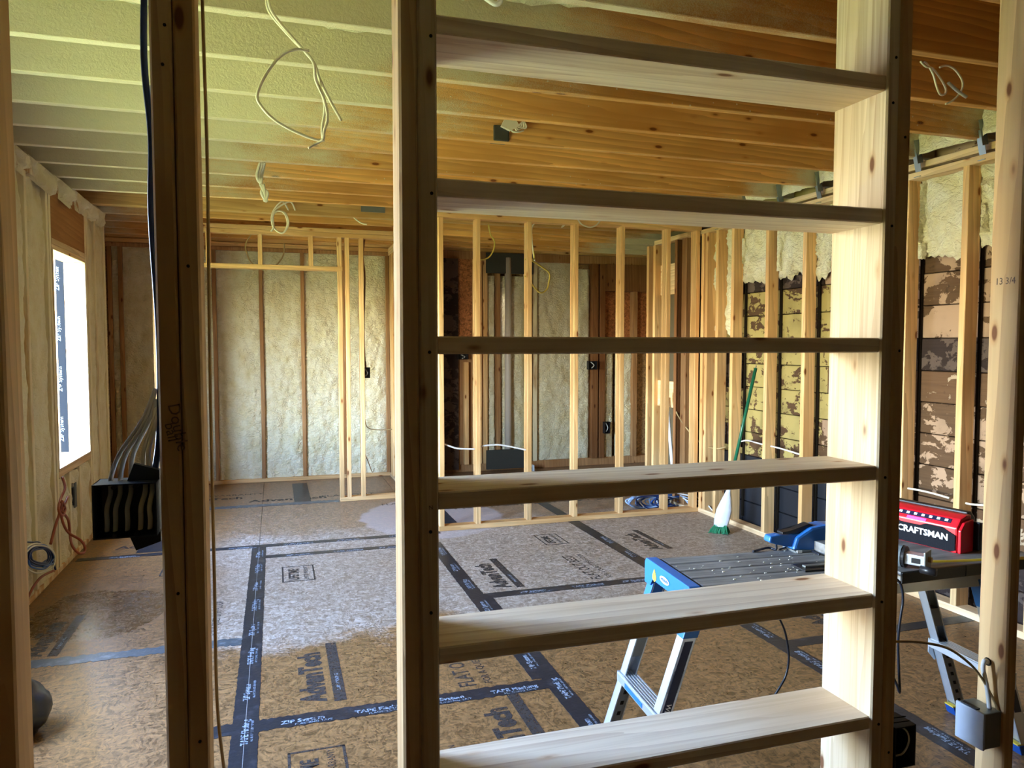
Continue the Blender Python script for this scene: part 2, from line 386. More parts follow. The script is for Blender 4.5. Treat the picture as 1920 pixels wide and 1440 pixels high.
def text(name, s, size, mat, parent, loc, rot=(0, 0, 0), depth=.0003, bold=0, sx=1.0, align='LEFT'):
    cu = bpy.data.curves.new(name, 'FONT'); cu.body = s; cu.size = size; cu.extrude = depth; cu.offset = bold; cu.align_x = align; cu.resolution_u = 2
    t = bpy.data.objects.new(name, cu); COL.objects.link(t)
    dg = bpy.context.evaluated_depsgraph_get(); me = bpy.data.meshes.new_from_object(t.evaluated_get(dg))
    bpy.data.objects.remove(t)
    for v in me.vertices: v.co.x *= sx
    me.materials.clear()
    return link(name, me, mat, parent, loc, rot)
def foamgrid(name, org, U, V, Nn, w, h, parent, mat='foam', amp=.018, bulge=.02, res=.02, seed=0.0, lower=None, rough=1.0, stretch=1.0):
    """sprayed foam filling one bay: displaced grid, thin skirt back towards the sheathing, ragged lower edge if lower(u) is given"""
    org, U, V, Nn = Vector(org), Vector(U), Vector(V), Vector(Nn); nu = max(4, int(w/res)); nv = max(4, int(h/(res*1.3)))
    vs = []; fs = []
    for j in range(nv+1):
        for i in range(nu+1):
            u = i/nu; v = j/nv
            lo = lower(u)/h if lower else 0
            vv = lo+(1-lo)*v
            p = org+U*(u*w)+V*(vv*h); q = p+Vector((seed, seed*1.7, -seed))
            e = min(1, 6*min(u, 1-u)); eb = min(1, 9*min(v, 1-v)) if lower else min(1, 14*(1-v))
            d = bulge*(e**.5)*(.4+.6*eb)
            d += amp*rough*noise.noise(Vector((q.x*7, q.y*7, q.z*4*stretch)))*e
            d += amp*.6*noise.noise(Vector((q.x*19, q.y*19, q.z*13*stretch)))*e
            rip = noise.noise(Vector((q.x*1.5, q.y*1.5, q.z*1.2)))
            d += amp*.8*abs(noise.noise(Vector((q.x*26, q.y*26, q.z*34))))*(.7+rip)
            if lower and v < .001: d = -.01
            vs.append(p-org+Nn*d)
    for j in range(nv):
        for i in range(nu):
            a = j*(nu+1)+i; fs.append((a, a+1, a+nu+2, a+nu+1))
    me = mesh(name, vs, fs, True)
    return link(name, me, mat, parent, org)

# ================================================================== OUTDOORS
g = box('lawn', 'lawn', -30, -1.62, -20, 32, -.75, -.55, None, 0); tag(g, 'sunlit yellow-green lawn outside the window opening', 'lawn', kind='structure')
nh = empty('neighbour_house', (-6.2, 6, -.55)); tag(nh, 'pale lap-sided neighbouring house seen through the window opening', 'house')
M['siding'] = flat('pale_siding', (.36, .40, .46), .6)
for k in range(26):
    z = .5+k*.135
    prism('siding_board', 'siding', [(0, 0), (.03, 0), (.008, .14), (0, .14)], 1, 1.0, 30.0, nh, (0, 0, z))
box('siding_board', 'siding', -.25, 0, 1.0, 30, .0, .5, nh, 0); box('house_wall', 'siding', -4.5, -.02, 1.0, 30, .0, 4.0, nh, 0)
prism('roof', flat('roof_grey', (.25, .25, .27), .8), [(-5.0, 4.0), (.35, 4.0), (-2.2, 5.6)], 1, .7, 30.3, nh)

# ================================================================== FLOOR
floor = box('floor', 'void', -1.76, 4.6, -2.2, 8.45, -.30, -.022, None, 0); tag(floor, 'strand-board subfloor with black taped seams running under the whole framed room', 'floor', kind='structure')
floor.location = (0, 0, 0); floor.data.transform(Matrix.Translation((1.42, 3.125, -.161)))
TX = [-2.42, -1.33, -.12, 1.11, 2.33, 3.66]
TX = [-1.62, -.13, 1.11, 2.33, 3.55, 4.55]
cols_y = {0: [-2.2, 1.4, 3.83, 5.62, 7.05, 8.42], 1: [-2.2, .5, 2.95, 5.33, 5.62, 7.05, 8.42], 2: [-2.2, 1.66, 4.11, 5.62, 7.6, 8.42], 3: [-2.2, .6, 3.0, 5.4, 8.42], 4: [-2.2, 1.5, 4.0, 6.4, 8.42]}
for i in range(5):
    ys = cols_y[i]
    for a, b in zip(ys[:-1], ys[1:]):
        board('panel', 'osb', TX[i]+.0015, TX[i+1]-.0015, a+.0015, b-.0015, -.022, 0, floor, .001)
def tape(x0, x1, y0, y1, m='tape', rag=.002):
    # strip with slightly ragged edges, 1.2 mm proud of the panels
    lx = x1-x0; ly = y1-y0; alongy = ly > lx; n = max(6, int(max(lx, ly)/.015)); vs = []
    z = .0013+random.uniform(0, .0006)
    for k in range(n+1):
        t = k/n; j1 = random.uniform(-rag, rag); j2 = random.uniform(-rag, rag)
        if alongy: a = (x0+j1, y0+ly*t); b = (x1+j2, y0+ly*t)
        else: a = (x0+lx*t, y0+j1); b = (x0+lx*t, y1+j2)
        vs += [(*a, z), (*b, z), (*a, -.001), (*b, -.001)]
    fs = []
    for k in range(n):
        q = 4*k; fs += [(q, q+1, q+5, q+4), (q, q+4, q+6, q+2), (q+1, q+3, q+7, q+5)]
    c = Vector(((x0+x1)/2, (y0+y1)/2, 0)); vs = [Vector(v)-c for v in vs]
    return link('seam_tape', mesh('seam_tape', vs, fs), m, floor, c)
tape(-.178, -.082, -1, 5.64); tape(1.045, 1.14, 3.0, 5.35); tape(1.085, 1.175, 1.6, 4.1); tape(2.28, 2.375, 1.2, 8.0)
tape(-.26, 1.12, 2.90, 2.99, rag=.006); tape(1.12, 2.33, 4.065, 4.15); tape(-1.3, -.14, 3.79, 3.88, 'tape_grey', .01); tape(-.09, 1.1, 5.30, 5.37); tape(-1.3, 1.2, 5.60, 5.67)
tape(-1.3, .55, 7.03, 7.13, 'tape_grey', .012); tape(.15, .30, 7.1, 8.1); tape(1.27, 1.40, 5.9, 7.6); tape(-.95, -.75, 5.7, 6.3); tape(2.3, 3.5, 2.95, 3.03); tape(-.28, -.17, 2.93, 2.97)
def fl(s, size, x, y, m='ink', bold=0, sx=1.0, rot=PI/2, z=.0006): return text('printed_lettering', s, size, m, floor, (x, y, z), (0, 0, rot), .0002, bold, sx)
def advan(x, y, s=1.0, m='ink'):
    fl('AdvanTech', .135*s, x, y, m, .007*s, .82); box('printed_bar', m, x+.035*s, x+.085*s, y-.02*s, y+.60*s, .0003, .0009, floor, 0)
    fl('SUBFLOORING', .022*s, x+.068*s, y+.08*s, 'tape_ink', 0, 1.1, z=.0011)
def flatout(x, y, s=1.0):
    fl('FLAT OUT BEST', .105*s, x, y, 'ink', .001, .72); fl('FOR A QUIET STIFF FLOOR', .05*s, x+.075*s, y+.01, 'ink', 0, .9)
def lifetime(x, y, s=1.0):
    fl('LIFETIME', .085*s, x, y+.01, 'ink', .003, .72); fl('LIMITED WARRANTY', .04*s, x+.06*s, y+.01, 'ink', 0, .75)
    for a, b, c, d in ((x-.10*s, x-.09*s, y-.02, y+.31*s), (x+.09*s, x+.1*s, y-.02, y+.31*s), (x-.1*s, x+.1*s, y-.02, y-.01), (x-.1*s, x+.1*s, y+.30*s, y+.31*s)):
        box('printed_frame', 'ink', a, b, c, d, .0003, .0009, floor, 0)
advan(.175, 3.08); advan(1.33, 4.22); advan(-1.07, 3.93, .9); advan(.86, 2.30, 1.0); advan(2.62, 4.7, .9); advan(2.75, 3.15, .9)
flatout(1.93, 4.20); flatout(.80, 3.02); flatout(2.72, 1.7); lifetime(.12, 4.74); lifetime(.12, 2.40); lifetime(-.62, 5.1, 1.0); lifetime(1.95, 5.05, .9)
fl('FOR A QUIET STIFF FLOOR', .055, -.30, 3.95, 'ink', 0, .8); fl('TILE 16 AND 24 O.C. T&G', .045, .62, 3.0, 'ink', 0, .8, -PI/2+PI); fl('PANEL SIZE AND 7/16 SPAN', .035, .60, 2.2, 'ink', 0, .9)
fl('AdvanTech', .14, -.95, 7.45, 'ink', .004, 1, 0); fl('AdvanTech', .14, -.25, 7.25, 'ink', .004, 1.1, 0); fl('FLAT OUT', .11, .40, 7.30, 'ink', 0, 1, 0); fl('AdvanTech', .12, -1.1, 5.85, 'ink', .004, 1.0, 0); fl('AdvanTech FLAT OUT BEST', .14, 1.5, 6.4, 'ink', .003, 1, 0)
fl('FLAT OUT', .10, .9, 6.75, 'ink', 0, .9, 0); fl('LIFETIME WARRANTY', .09, -1.0, 7.62, 'ink', 0, 1, 0)
def tprint(x, y, vertical, n, step, sc=1.0):
    for k in range(n):
        w = 'ZIP System' if k % 2 == 0 else 'TAPE Flashing'
        if vertical:
            text('tape_lettering', w, .036*sc, 'tape_ink', floor, (x+.004*(k % 2), y+k*step, .0022), (0, 0, PI/2), .0001, .001, .95)
            text('tape_lettering', 'AIR AND WATER BARRIER', .014*sc, 'tape_ink', floor, (x+.022, y+k*step+.02, .0022), (0, 0, PI/2), .0001)
        else:
            text('tape_lettering', w, .036*sc, 'tape_ink', floor, (x+k*step, y, .0022), (0, 0, .02), .0001, .001, 1.0)
            text('tape_lettering', 'FLASHING TAPE', .02*sc, 'tape_ink', floor, (x+k*step+.05, y-.02, .0022), (0, 0, .02), .0001)
tprint(-.122, 2.45, True, 9, .36); tprint(1.10, 3.1, True, 6, .38); tprint(1.14, 1.8, True, 4, .33); tprint(2.34, 1.6, True, 10, .37)
tprint(-.0, 2.925, False, 4, .28); tprint(1.35, 4.09, False, 3, .33); tprint(.05, 5.31, False, 3, .32); tprint(-1.1, 5.61, False, 6, .38)
box('chalk_line', 'cable_g', -.1308, -.1294, 2.2, 5.6, .0020, .0024, floor, 0)

# ================================================================== CEILING
ceil_ = empty('ceiling'); tag(ceil_, 'exposed timber joist ceiling, sprayed with foam on the left side', 'ceiling', kind='structure')
board('subfloor_deck', 'ply', -1.76, 4.6, -2.3, 8.5, 2.757, 2.80, ceil_, .001)
JY = [-1.86+.405*k for k in range(20)]; JY = [y for y in JY if y < 5.9]
for y in JY: board('joist', 'joist', -1.42, 3.62, y, y+.040, 2.52, 2.755, ceil_, .003, .002)
board('beam', 'beam', -1.42, 3.62, 6.36, 6.45, 2.515, 2.755, ceil_, .003)
for y in (6.80, 7.20, 7.60, 8.0): board('joist', 'joist', -1.62, 4.5, y, y+.040, 2.52, 2.755, ceil_, .003, .002)
for i, y in enumerate(JY[6:-1]):
    y1 = y+.405
    foamgrid('spray_foam', (-1.40, y+.04, 2.715), (1, 0, 0), (0, 1, 0), (0, 0, -1), 2.7-.35*max(0, y-3), .365, ceil_, 'ceil_foam', .022, .06, .035, seed=i*3.1)
for i, y in enumerate(JY[8:]):
    foamgrid('spray_foam', (3.52, y+.04, 2.52), (0, 1, 0), (0, 0, 1), (-1, 0, 0), .365, .235, ceil_, 'foam', .05, .05, .025, seed=60+i*3.1)
# framing ties where the joists land on the right wall, and nail plates
for k, y in enumerate(JY[9:]):
    bm = bmesh.new(); bbox(bm, -.002, .002, -.02, .02, -.09, .06); bbox(bm, -.02, .02, -.0225, -.020, -.02, .11); bbox(bm, -.02, .003, -.02, .02, -.092, -.088)
    bmobj('metal_tie', bm, 'galv', ceil_, (3.487, y-.005, 2.50), (0, R(-14), 0))
box('nail_plate', 'galv', .70, .90, 6.352, 6.36, 2.56, 2.62, ceil_); box('nail_plate', 'galv', 2.70, 2.95, 6.352, 6.36, 2.56, 2.62, ceil_)
for x, y in ((2.73, 3.03), (2.55, 3.435)):
    for r_ in range(2):
        for q in range(7):
            box('grade_stamp', 'pencil', x+r_*.035, x+.024+r_*.035, y-.0035, y-.002, 2.55+q*.024, 2.557+q*.024, ceil_, 0)

# ================================================================== WALLS behind and outside (shell)
wb = struct('wall_back', 'unlit board wall behind the camera', 'wall'); board('sheathing', 'ply', -1.5, 3.8, -2.3, -2.2, 0, 2.76, wb)
wo = struct('wall_far', 'far exterior wall of studs with cream spray foam filling the bays', 'wall')
board('sheathing', 'ply', -1.76, 4.55, 8.40, 8.45, 0, 2.76, wo)
fx = [-1.57, -1.47, -.98, -.605, -.15, .27, .70, 1.17]
board('bottom_plate', 'plate_x', -1.6, 1.24, 8.28, 8.39, 0, .04, wo); board('top_plate', 'old_z', -1.6, 1.24, 8.275, 8.39, 2.43, 2.468, wo); board('top_plate', 'plate_x', -1.6, 1.24, 8.28, 8.39, 2.472, 2.515, wo)
board('rim_board', 'plate_x', -1.6, 4.5, 8.30, 8.39, 2.52, 2.755, wo)
for k, x in enumerate(fx):
    board('stud', 'old_z', x, x+.038, 8.28, 8.39, .04, 2.43, wo, jit=.003)
    if k < len(fx)-1: foamgrid('spray_foam', (x+.036, 8.325, .03), (1, 0, 0), (0, 0, 1), (0, -1, 0), fx[k+1]-x-.034, 2.41, wo, 'foam', .026, .012, .014, seed=k*7.3)
# right part of the far wall, seen through the partition studs
board('bottom_plate', 'old_z', 1.28, 4.5, 8.27, 8.39, 0, .09, wo); board('top_plate', 'old_z', 1.28, 4.5, 8.26, 8.39, 2.42, 2.515, wo)
board('weathered_board', 'plank_char', 1.72, 1.97, 8.20, 8.25, .04, 2.42, wo); board('strand_panel', 'osb_red', 1.96, 2.14, 8.24, 8.26, 1.40, 2.42, wo)
board('brown_panel', 'old_z', 1.96, 2.14, 8.24, 8.26, .09, 1.40, wo); board('stud', 'stud_z', 2.03, 2.08, 8.17, 8.24, .10, 1.26, wo)
for a, b, m in ((2.14, 2.20, 'stud_z'), (2.215, 2.255, 'stud_z'), (2.27, 2.32, 'stud_z'), (2.43, 2.475, 'old_z'), (2.79, 2.86, 'foamy_z'), (2.88, 2.925, 'foamy_z'), (3.62, 3.70, 'dark_z'), (3.72, 3.79, 'dark_z')):
    board('stud', m, a, b, 8.24, 8.36, .09, 2.42, wo, jit=.003)
for k, (a, b, z0, z1) in enumerate(((2.32, 2.43, .09, 2.25), (2.475, 2.79, .09, 2.25), (2.925, 3.43, .09, 2.42), (3.43, 3.62, .09, 2.36), (3.79, 3.93, .09, 1.42), (3.96, 4.20, .09, 1.42))):
    foamgrid('spray_foam', (a, 8.33, z0), (1, 0, 0), (0, 0, 1), (0, -1, 0), b-a, z1-z0, wo, 'foam', .022, .04, .018, seed=30+k*5.1)
board('blocking_panel', 'sheet', 2.30, 2.86, 8.20, 8.23, 2.27, 2.50, wo); board('floor_register_panel', 'sheet', 2.27, 2.72, 8.10, 8.13, .04, .26, wo)
board('header', 'dark_z', 3.79, 4.4, 8.22, 8.36, 2.10, 2.42, wo); board('strand_panel', 'osb_red', 3.80, 4.45, 8.33, 8.36, 1.46, 2.10, wo); board('sill', 'dark_z', 3.79, 4.4, 8.24, 8.36, 1.42, 1.48, wo)
tube('drain_pipe', 'pvc', [(2.56, 8.22, .05), (2.56, 8.22, 2.45)], .038, wo, 16, 1)
board('stud', 'old_z', 4.16, 4.22, 8.24, 8.36, .09, 2.42, wo)

# side wall of the alcove (x about 1.24)
wsd = struct('wall_alcove_side', 'short side wall of the far alcove with orange-toned studs', 'wall')
for y in (8.20, 8.08, 7.70, 7.32): board('stud', 'stud_z', 1.20, 1.238, y-.09, y, .04, 2.43, wsd, jit=.002)
board('top_plate', 'pale_y', 1.20, 1.29, 7.15, 8.28, 2.43, 2.515, wsd); board('bottom_plate', 'pale_y', 1.20, 1.29, 7.15, 8.28, 0, .038, wsd); board('sheathing', 'old_z', 1.292, 1.305, 7.15, 8.28, .04, 2.5, wsd)

# ================================================================== LEFT WALL
wlf = struct('wall_left', 'left exterior wall, foam filled bays and foam splashed studs', 'wall')
def lsheath(y0, y1, z0, z1): board('sheathing', 'ply', -1.485, -1.47, y0, y1, z0, z1, wlf)
lsheath(-2.3, W2[0], 0, 2.76); lsheath(W2[1], W1[0], 0, 2.76); lsheath(W1[1], 7.0, 0, 2.76); board('sheathing', 'ply', -1.755, -1.74, 6.96, 8.45, 0, 2.76, wlf); board('sheathing', 'ply', -1.755, -1.33, 6.965, 6.98, 0, 2.76, wlf)
for w in (W1, W2): lsheath(w[0], w[1], 0, w[2]-.04); lsheath(w[0], w[1], w[3]+.0, 2.76)
board('bottom_plate', 'foamy_y', -1.47, -1.33, -2.2, 6.96, 0, .038, wlf); board('top_plate', 'foamy_y', -1.47, -1.33, -2.2, 6.96, 2.44, 2.478, wlf); board('top_plate', 'foamy_y', -1.47, -1.33, -2.2, 6.96, 2.48, 2.518, wlf); board('top_plate', 'foamy_y', -1.73, -1.59, 6.98, 8.28, 2.44, 2.518, wlf); board('bottom_plate', 'foamy_y', -1.73, -1.59, 6.98, 8.28, 0, .038, wlf)
full = [-.9, -.4, 0, .4, .8, 1.2, 1.65, 2.06, 2.108, 3.452, 3.50, 3.95, 4.42, 4.88, 5.29, 5.355, 6.272, 6.33, 6.58, 6.92, 7.0, 7.40, 7.80, 8.20]
for y in full: sx_ = -.26 if y > 6.99 else 0; board('stud', 'foamy_z', -1.47+sx_, -1.33+sx_, y, y+.040, .038, 2.44, wlf, jit=.003)
for a, b in zip(full[:-1], full[1:]):
    if b-a > .15 and not (a > 2.1 and b < 3.5) and not (a > 5.3 and b < 6.3) and a > 1.5:
        foamgrid('spray_foam', (-1.372-(.26 if a > 6.99 else 0), a+.038, .03), (0, 1, 0), (0, 0, 1), (1, 0, 0), b-a-.036, 2.40, wlf, 'foam_flat', .016, .036, .022, seed=a*9)
foamgrid('foam_cove', (-1.345, 4.0, 2.42), (0, 1, 0), (.30, 0, .95), (.7, 0, -.7), 2.9, .115, wlf, 'foam_flat', .11, .004, .018, seed=41)
for w in (W1, W2):
    y0, y1, z0, z1 = w
    board('header', 'header_y', -1.47, -1.332, y0, y1, z1+.0, 2.44, wlf)
    for y in (y0+.25, y0+.52): board('cripple_stud', 'foamy_z', -1.47, -1.33, y, y+.038, .038, z0-.06, wlf)
    ys = [y0-.005, y0+.25, y0+.52, y1+.005]
    for k in range(3): foamgrid('spray_foam', (-1.372, ys[k]+.02, .03), (0, 1, 0), (0, 0, 1), (1, 0, 0), ys[k+1]-ys[k]-.02, z0-.1, wlf, 'foam_flat', .03, .03, .02, seed=ys[k]*5)
def window(n, w, label):
    y0, y1, z0, z1 = w
    r = struct('window_%d' % n, label, 'window')
    M['jamb'] = M['pale_z']
    board('head_jamb', 'pale_y', -1.47, -1.328, y0, y1, z1-.035, z1, r); board('head_jamb', 'pale_y', -1.47, -1.33, y0, y1, z1-.07, z1-.037, r)
    board('side_jamb', 'pale_z', -1.47, -1.328, y1-.02, y1, z0, z1-.07, r); board('side_jamb', 'pale_z', -1.47, -1.328, y0, y0+.02, z0, z1-.07, r)
    board('sill', 'pale_y', -1.50, -1.328, y0, y1, z0-.02, z0, r); board('rough_sill', 'pale_y', -1.47, -1.33, y0, y1, z0-.058, z0-.02, r)
    box('flashing_tape', 'flashing', -1.522, -1.4705, y1-.022, y1-.016, z0, z1-.02, r, 0)
    box('flashing_tape', 'flashing', -1.522, -1.4705, y0, y0+.006, z0, z1-.02, r, 0)
    for k in range(4): text('tape_lettering', 'ZIP System', .034, M['tape_ink'], r, (-1.50, y1-.024, z0+.08+k*.37), (PI/2, -PI/2, 0), .0002, .0, 1.2)
window(1, W1, 'unglazed rough window opening in the left wall with pale jambs and black flashing tape')
window(2, W2, 'unglazed rough window opening in the left wall nearest the camera, out of frame')

# ================================================================== DOOR WALL (far left opening) and PARTITION
wd = struct('wall_opening', 'framed wide doorway with cripple studs over a flat header', 'wall')
YD = 7.03
board('top_plate', 'plate_x', -.95, 1.29, YD, YD+.089, 2.475, 2.513, wd); board('top_plate', 'plate_x', -.95, 1.29, YD, YD+.089, 2.435, 2.473, wd, jit=.003)
board('header_plate', 'plate_x', -.95, .60, YD, YD+.089, 2.13, 2.168, wd)
for x in (-.90, -.56, -.13, .305, .558): board('cripple_stud', 'stud_z', x, x+.038, YD, YD+.089, 2.168, 2.435, wd)
for x, z0, z1 in ((.560, .038, 2.13), (.625, .038, 2.435), (.755, .038, 2.435), (-.99, .038, 2.435)): board('stud', 'stud_z', x, x+.038, YD, YD+.089, z0, z1, wd, jit=.002)
board('bottom_plate', 'plate_x', .56, 1.29, YD, YD+.089, 0, .038, wd)
wp = struct('wall_partition', 'open stud partition across the middle of the room', 'wall')
YP = 5.66
board('bottom_plate', 'plate_x', 1.20, 3.50, YP, YP+.089, 0, .038, wp); board('top_plate', 'plate_x', 1.20, 3.50, YP, YP+.089, 2.43, 2.468, wp); board('top_plate', 'plate_x', 1.20, 3.50, YP, YP+.089, 2.470, 2.512, wp)
for x in (1.205, 1.50, 1.925, 2.325, 2.74, 3.165, 3.45): board('stud', 'stud_z', x, x+.038, YP, YP+.089, .038, 2.43, wp, jit=.003)
# frame and panels running back behind the partition on the right
wr2 = struct('wall_closet', 'closet framing behind the partition with olive panels and orange blocking', 'wall')
board('top_plate', 'pale_y', 3.42, 3.51, 5.76, 6.35, 2.39, 2.43, wr2); board('bottom_plate', 'pale_y', 3.42, 3.51, 5.76, 6.35, 0, .038, wr2)
board('stud', 'stud_z', 3.42, 3.50, 6.33, 6.37, .038, 2.39, wr2); board('stud', 'stud_z', 3.40, 3.48, 6.42, 6.46, .038, 2.39, wr2)
board('stud', 'dark_z', 3.42, 3.51, 5.93, 5.97, .038, 2.39, wr2); board('stud', 'old_z', 3.44, 3.53, 5.80, 5.88, .038, 2.39, wr2)
board('stud', 'pale_z', 3.43, 3.44, 5.93, 5.97, .038, 2.39, wr2)
board('panel', 'olive', 3.53, 3.55, 5.76, 6.40, .0, 2.5, wr2); board('panel', 'olive', 3.0, 3.55, 6.50, 6.52, .0, .02, wr2)
board('blocking', 'pale_y', 3.48, 3.52, 6.0, 6.33, 1.92, 2.20, wr2); board('blocking', 'pale_y', 3.46, 3.50, 5.98, 6.33, .88, 1.12, wr2)

# ================================================================== RIGHT WALL
wr = struct('wall_right', 'right wall with furring studs, peeling painted old boards and foam along the top', 'wall')
board('sheathing', 'void', 3.70, 3.78, -2.3, 6.5, 0, 2.76, wr); board('sheathing', 'ply', 4.50, 4.55, 6.45, 8.4, 0, 2.76, wr); board('sheathing', 'olive', 3.56, 4.55, 6.44, 6.48, 0, 2.76, wr)  # olive panel added behind the closet to block the sky
wr_studs = [5.40, 5.18, 4.74, 4.325, 3.90, 3.46, 3.07, 2.65, 2.2, 1.75, 1.2, .7, .2, -.3, -.8, -1.4]
board('bottom_plate', 'pale_y', 3.50, 3.589, -2.2, 5.66, 0, .038, wr)
board('top_plate', 'pale_y', 3.50, 3.589, -2.2, 5.75, 2.40, 2.438, wr); board('top_plate', 'pale_y', 3.535, 3.62, -2.2, 5.75, 2.462, 2.50, wr)
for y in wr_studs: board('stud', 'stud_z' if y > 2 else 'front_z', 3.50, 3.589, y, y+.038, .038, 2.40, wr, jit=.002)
board('stud', 'stud_z', 3.50, 3.63, 5.62, 5.659, .038, 2.40, wr, jit=.002); board('stud', 'stud_z', 3.50, 3.589, 5.56, 5.598, .038, 2.40, wr, jit=.002)
board('tar_strip', 'tar', 3.672, 3.69, 1.4, 5.7, .0, .50, wr)
z = .0; k = 0
brk = [4.35, 4.10, 4.20, 4.05, 4.3, 4.12, 4.25, 4.0, 4.2, 4.1, 4.3, 4.15, 4.2]
while z < 2.45:
    h = .187+random.uniform(-.004, .004); b = brk[k % 13]
    far = 'plank_yellow' if z > .40 else 'tar'
    near = ('plank_pink' if (k*7) % 5 in (0, 1, 3) else 'plank_brown') if z > .2 else 'plank_char'
    if 1.25 < z < 1.4: near = 'plank_char'
    if k == 10: far = 'plank_char'
    board('plank', far, 3.638+random.uniform(-.004, .004), 3.66, b+.002, 5.72, z+.0025, z+h-.0025, wr, .004)
    for a, c in ((1.4, 2.3+.2*(k % 3)), (2.302+.2*(k % 3), b)):
        board('plank', near, 3.636+random.uniform(-.005, .005), 3.66, a, c-.002, z+.0025, z+h-.0025, wr, .004)
    z += h; k += 1
board('plank', 'plank_char', 3.62, 3.636, 5.22, 5.62, 1.10, 1.45, wr); board('plank', 'plank_char', 3.62, 3.636, 5.22, 5.62, .62, .80, wr)
# black gaps beside each stud: shade put in as thin dark strips
for y in wr_studs[1:8]: box('gap_shade_strip', 'void', 3.618, 3.632, y+.005, y+.02, .06, 1.98, wr, 0)
sy = sorted(wr_studs[:9]+[5.60])
for i, (a, b) in enumerate(zip(sy[:-1], sy[1:])):
    s_ = 12.3*i
    def low(u, s=s_, a=a, b=b, i=i):
        base = .05+.10*noise.noise(Vector((s+u*2.4, 0, 0)))+.05*noise.noise(Vector((s+u*9, 3, 0)))
        if a > 5.0: base -= .45*min(1, max(0, u*1.6))
        return base
    z0 = 1.90
    foamgrid('spray_foam', (3.60, a+.03, z0-.45 if a > 5 else z0), (0, 1, 0), (0, 0, 1), (-1, 0, 0), b-a-.025, 2.41-z0+(.45 if a > 5 else 0), wr, 'foam', .05, .02, .013, seed=80+s_, lower=(lambda u, f=low, q=(.45 if a > 5 else 0): f(u)+q), rough=1.2)
# foam smears on stud flanks
for y, z0, z1, dx in ((4.72, 2.0, 2.38, .03), (3.05, 2.05, 2.2, .05), (3.44, 1.95, 2.38, .02), (5.16, 2.1, 2.3, .03), (2.63, 1.9, 2.3, .05)):
    foamgrid('foam_smear', (3.545+dx*.3, y-.002, z0), (1, 0, 0), (0, 0, 1), (0, -1, 0), .05, z1-z0, wr, 'foam', .03, .012, .008, seed=y*8)

# ================================================================== FRONT WALL STUDS AND BUILT-IN SHELVES
wf = struct('wall_front', 'nearest row of bare studs that the shelves are built into', 'wall')
YF = 1.5
board('bottom_plate', 'plate_x', -1.33, 3.5, YF, YF+.089, 0, .038, wf); board('top_plate', 'plate_x', -1.33, 3.5, YF, YF+.089, 2.44, 2.515, wf)
for x in (-.2065, -.1675): board('stud', 'front_z', x, x+.037, YF+(.0 if x < -.2 else .003), YF+.089, .038, 2.44, wf, .004, .0015)
for x in (-.485, -.92): board('stud', 'front_z', x, x+.038, YF, YF+.089, .038, 2.44, wf, .004, .0015)
board('stud', 'front_z', 1.898, 1.936, YF, YF+.089, .038, 2.44, wf, .004); board('stud', 'front_z', 2.35, 2.388, YF, YF+.089, .038, 2.44, wf, .004)
sh = empty('built_in_shelf', (.88, YF, .038)); tag(sh, 'open built-in shelving unit of raw fir boards with doubled upright sides', 'shelf')
def sb(name, mat, x0, x1, y0, y1, z0, z1, ch=.003, jit=0): return board(name, mat, x0-.88, x1-.88, y0-YF, y1-YF, z0-.038, z1-.038, sh, ch, jit)
sb('outer_stud', 'front_z', .241, .2785, YF, YF+.089, .038, 2.44, .005, .001); sb('side_board', 'pale_z', .2795, .318, YF+.001, YF+.185, .038, 2.44, .004, .0005)
sb('side_board', 'pale_z', 1.442, 1.480, YF+.001, YF+.185, .038, 2.44, .004, .0005); sb('outer_stud', 'front_z', 1.481, 1.519, YF, YF+.089, .038, 2.44, .005, .001)
for z1, t in ((2.117, .038), (1.793, .037), (1.4725, .0365), (1.150, .037), (.8215, .037), (.5005, .034), (.175, .037)):
    sb('shelf_board', 'pale_x', .319, 1.441, YF+.006, YF+.187, z1-t, z1, .003, .0006)
for x, z in ((.306, 2.07), (.306, 1.76), (.300, 1.44), (.300, 1.07), (.300, .90), (1.466, 2.16), (1.46, 2.05), (1.466, 1.75), (1.50, 1.44), (1.466, 1.12), (1.466, .80), (1.466, .48), (1.50, .40), (1.50, 1.97)):
    cyl('nail_hole', 'void', (x-.88, -.0008, z-.038), (x-.88, .004, z-.038), .0035, sh, 8)
for x, z in ((-.185, 1.96), (-.15, 1.6), (-.18, 2.03), (-.15, .55), (-.18, .62), (-.148, .7), (-.18, .99)): cyl('nail_hole', 'void', (x, YF-.0012, z), (x, YF+.004, z), .003, wf, 8)
text('pencil_mark', '13 3/4', .026, 'pencil', wf, (1.8974, YF+.072, 1.62), (PI/2, 0, -PI/2), .0002, 0, .9)
text('pencil_mark', 'Double', .03, 'pencil', wf, (-.190, YF-.0008, 1.345), (PI/2, R(80), 0), .0002); text('pencil_mark', 'ball', .026, 'pencil', wf, (-.196, YF-.0008, 1.31), (PI/2, R(80), 0), .0002)
text('pencil_mark', 'N', .012, 'pencil', sh, (.296-.88, -.0012, 1.117-.038), (PI/2, 0, 0), .0002)

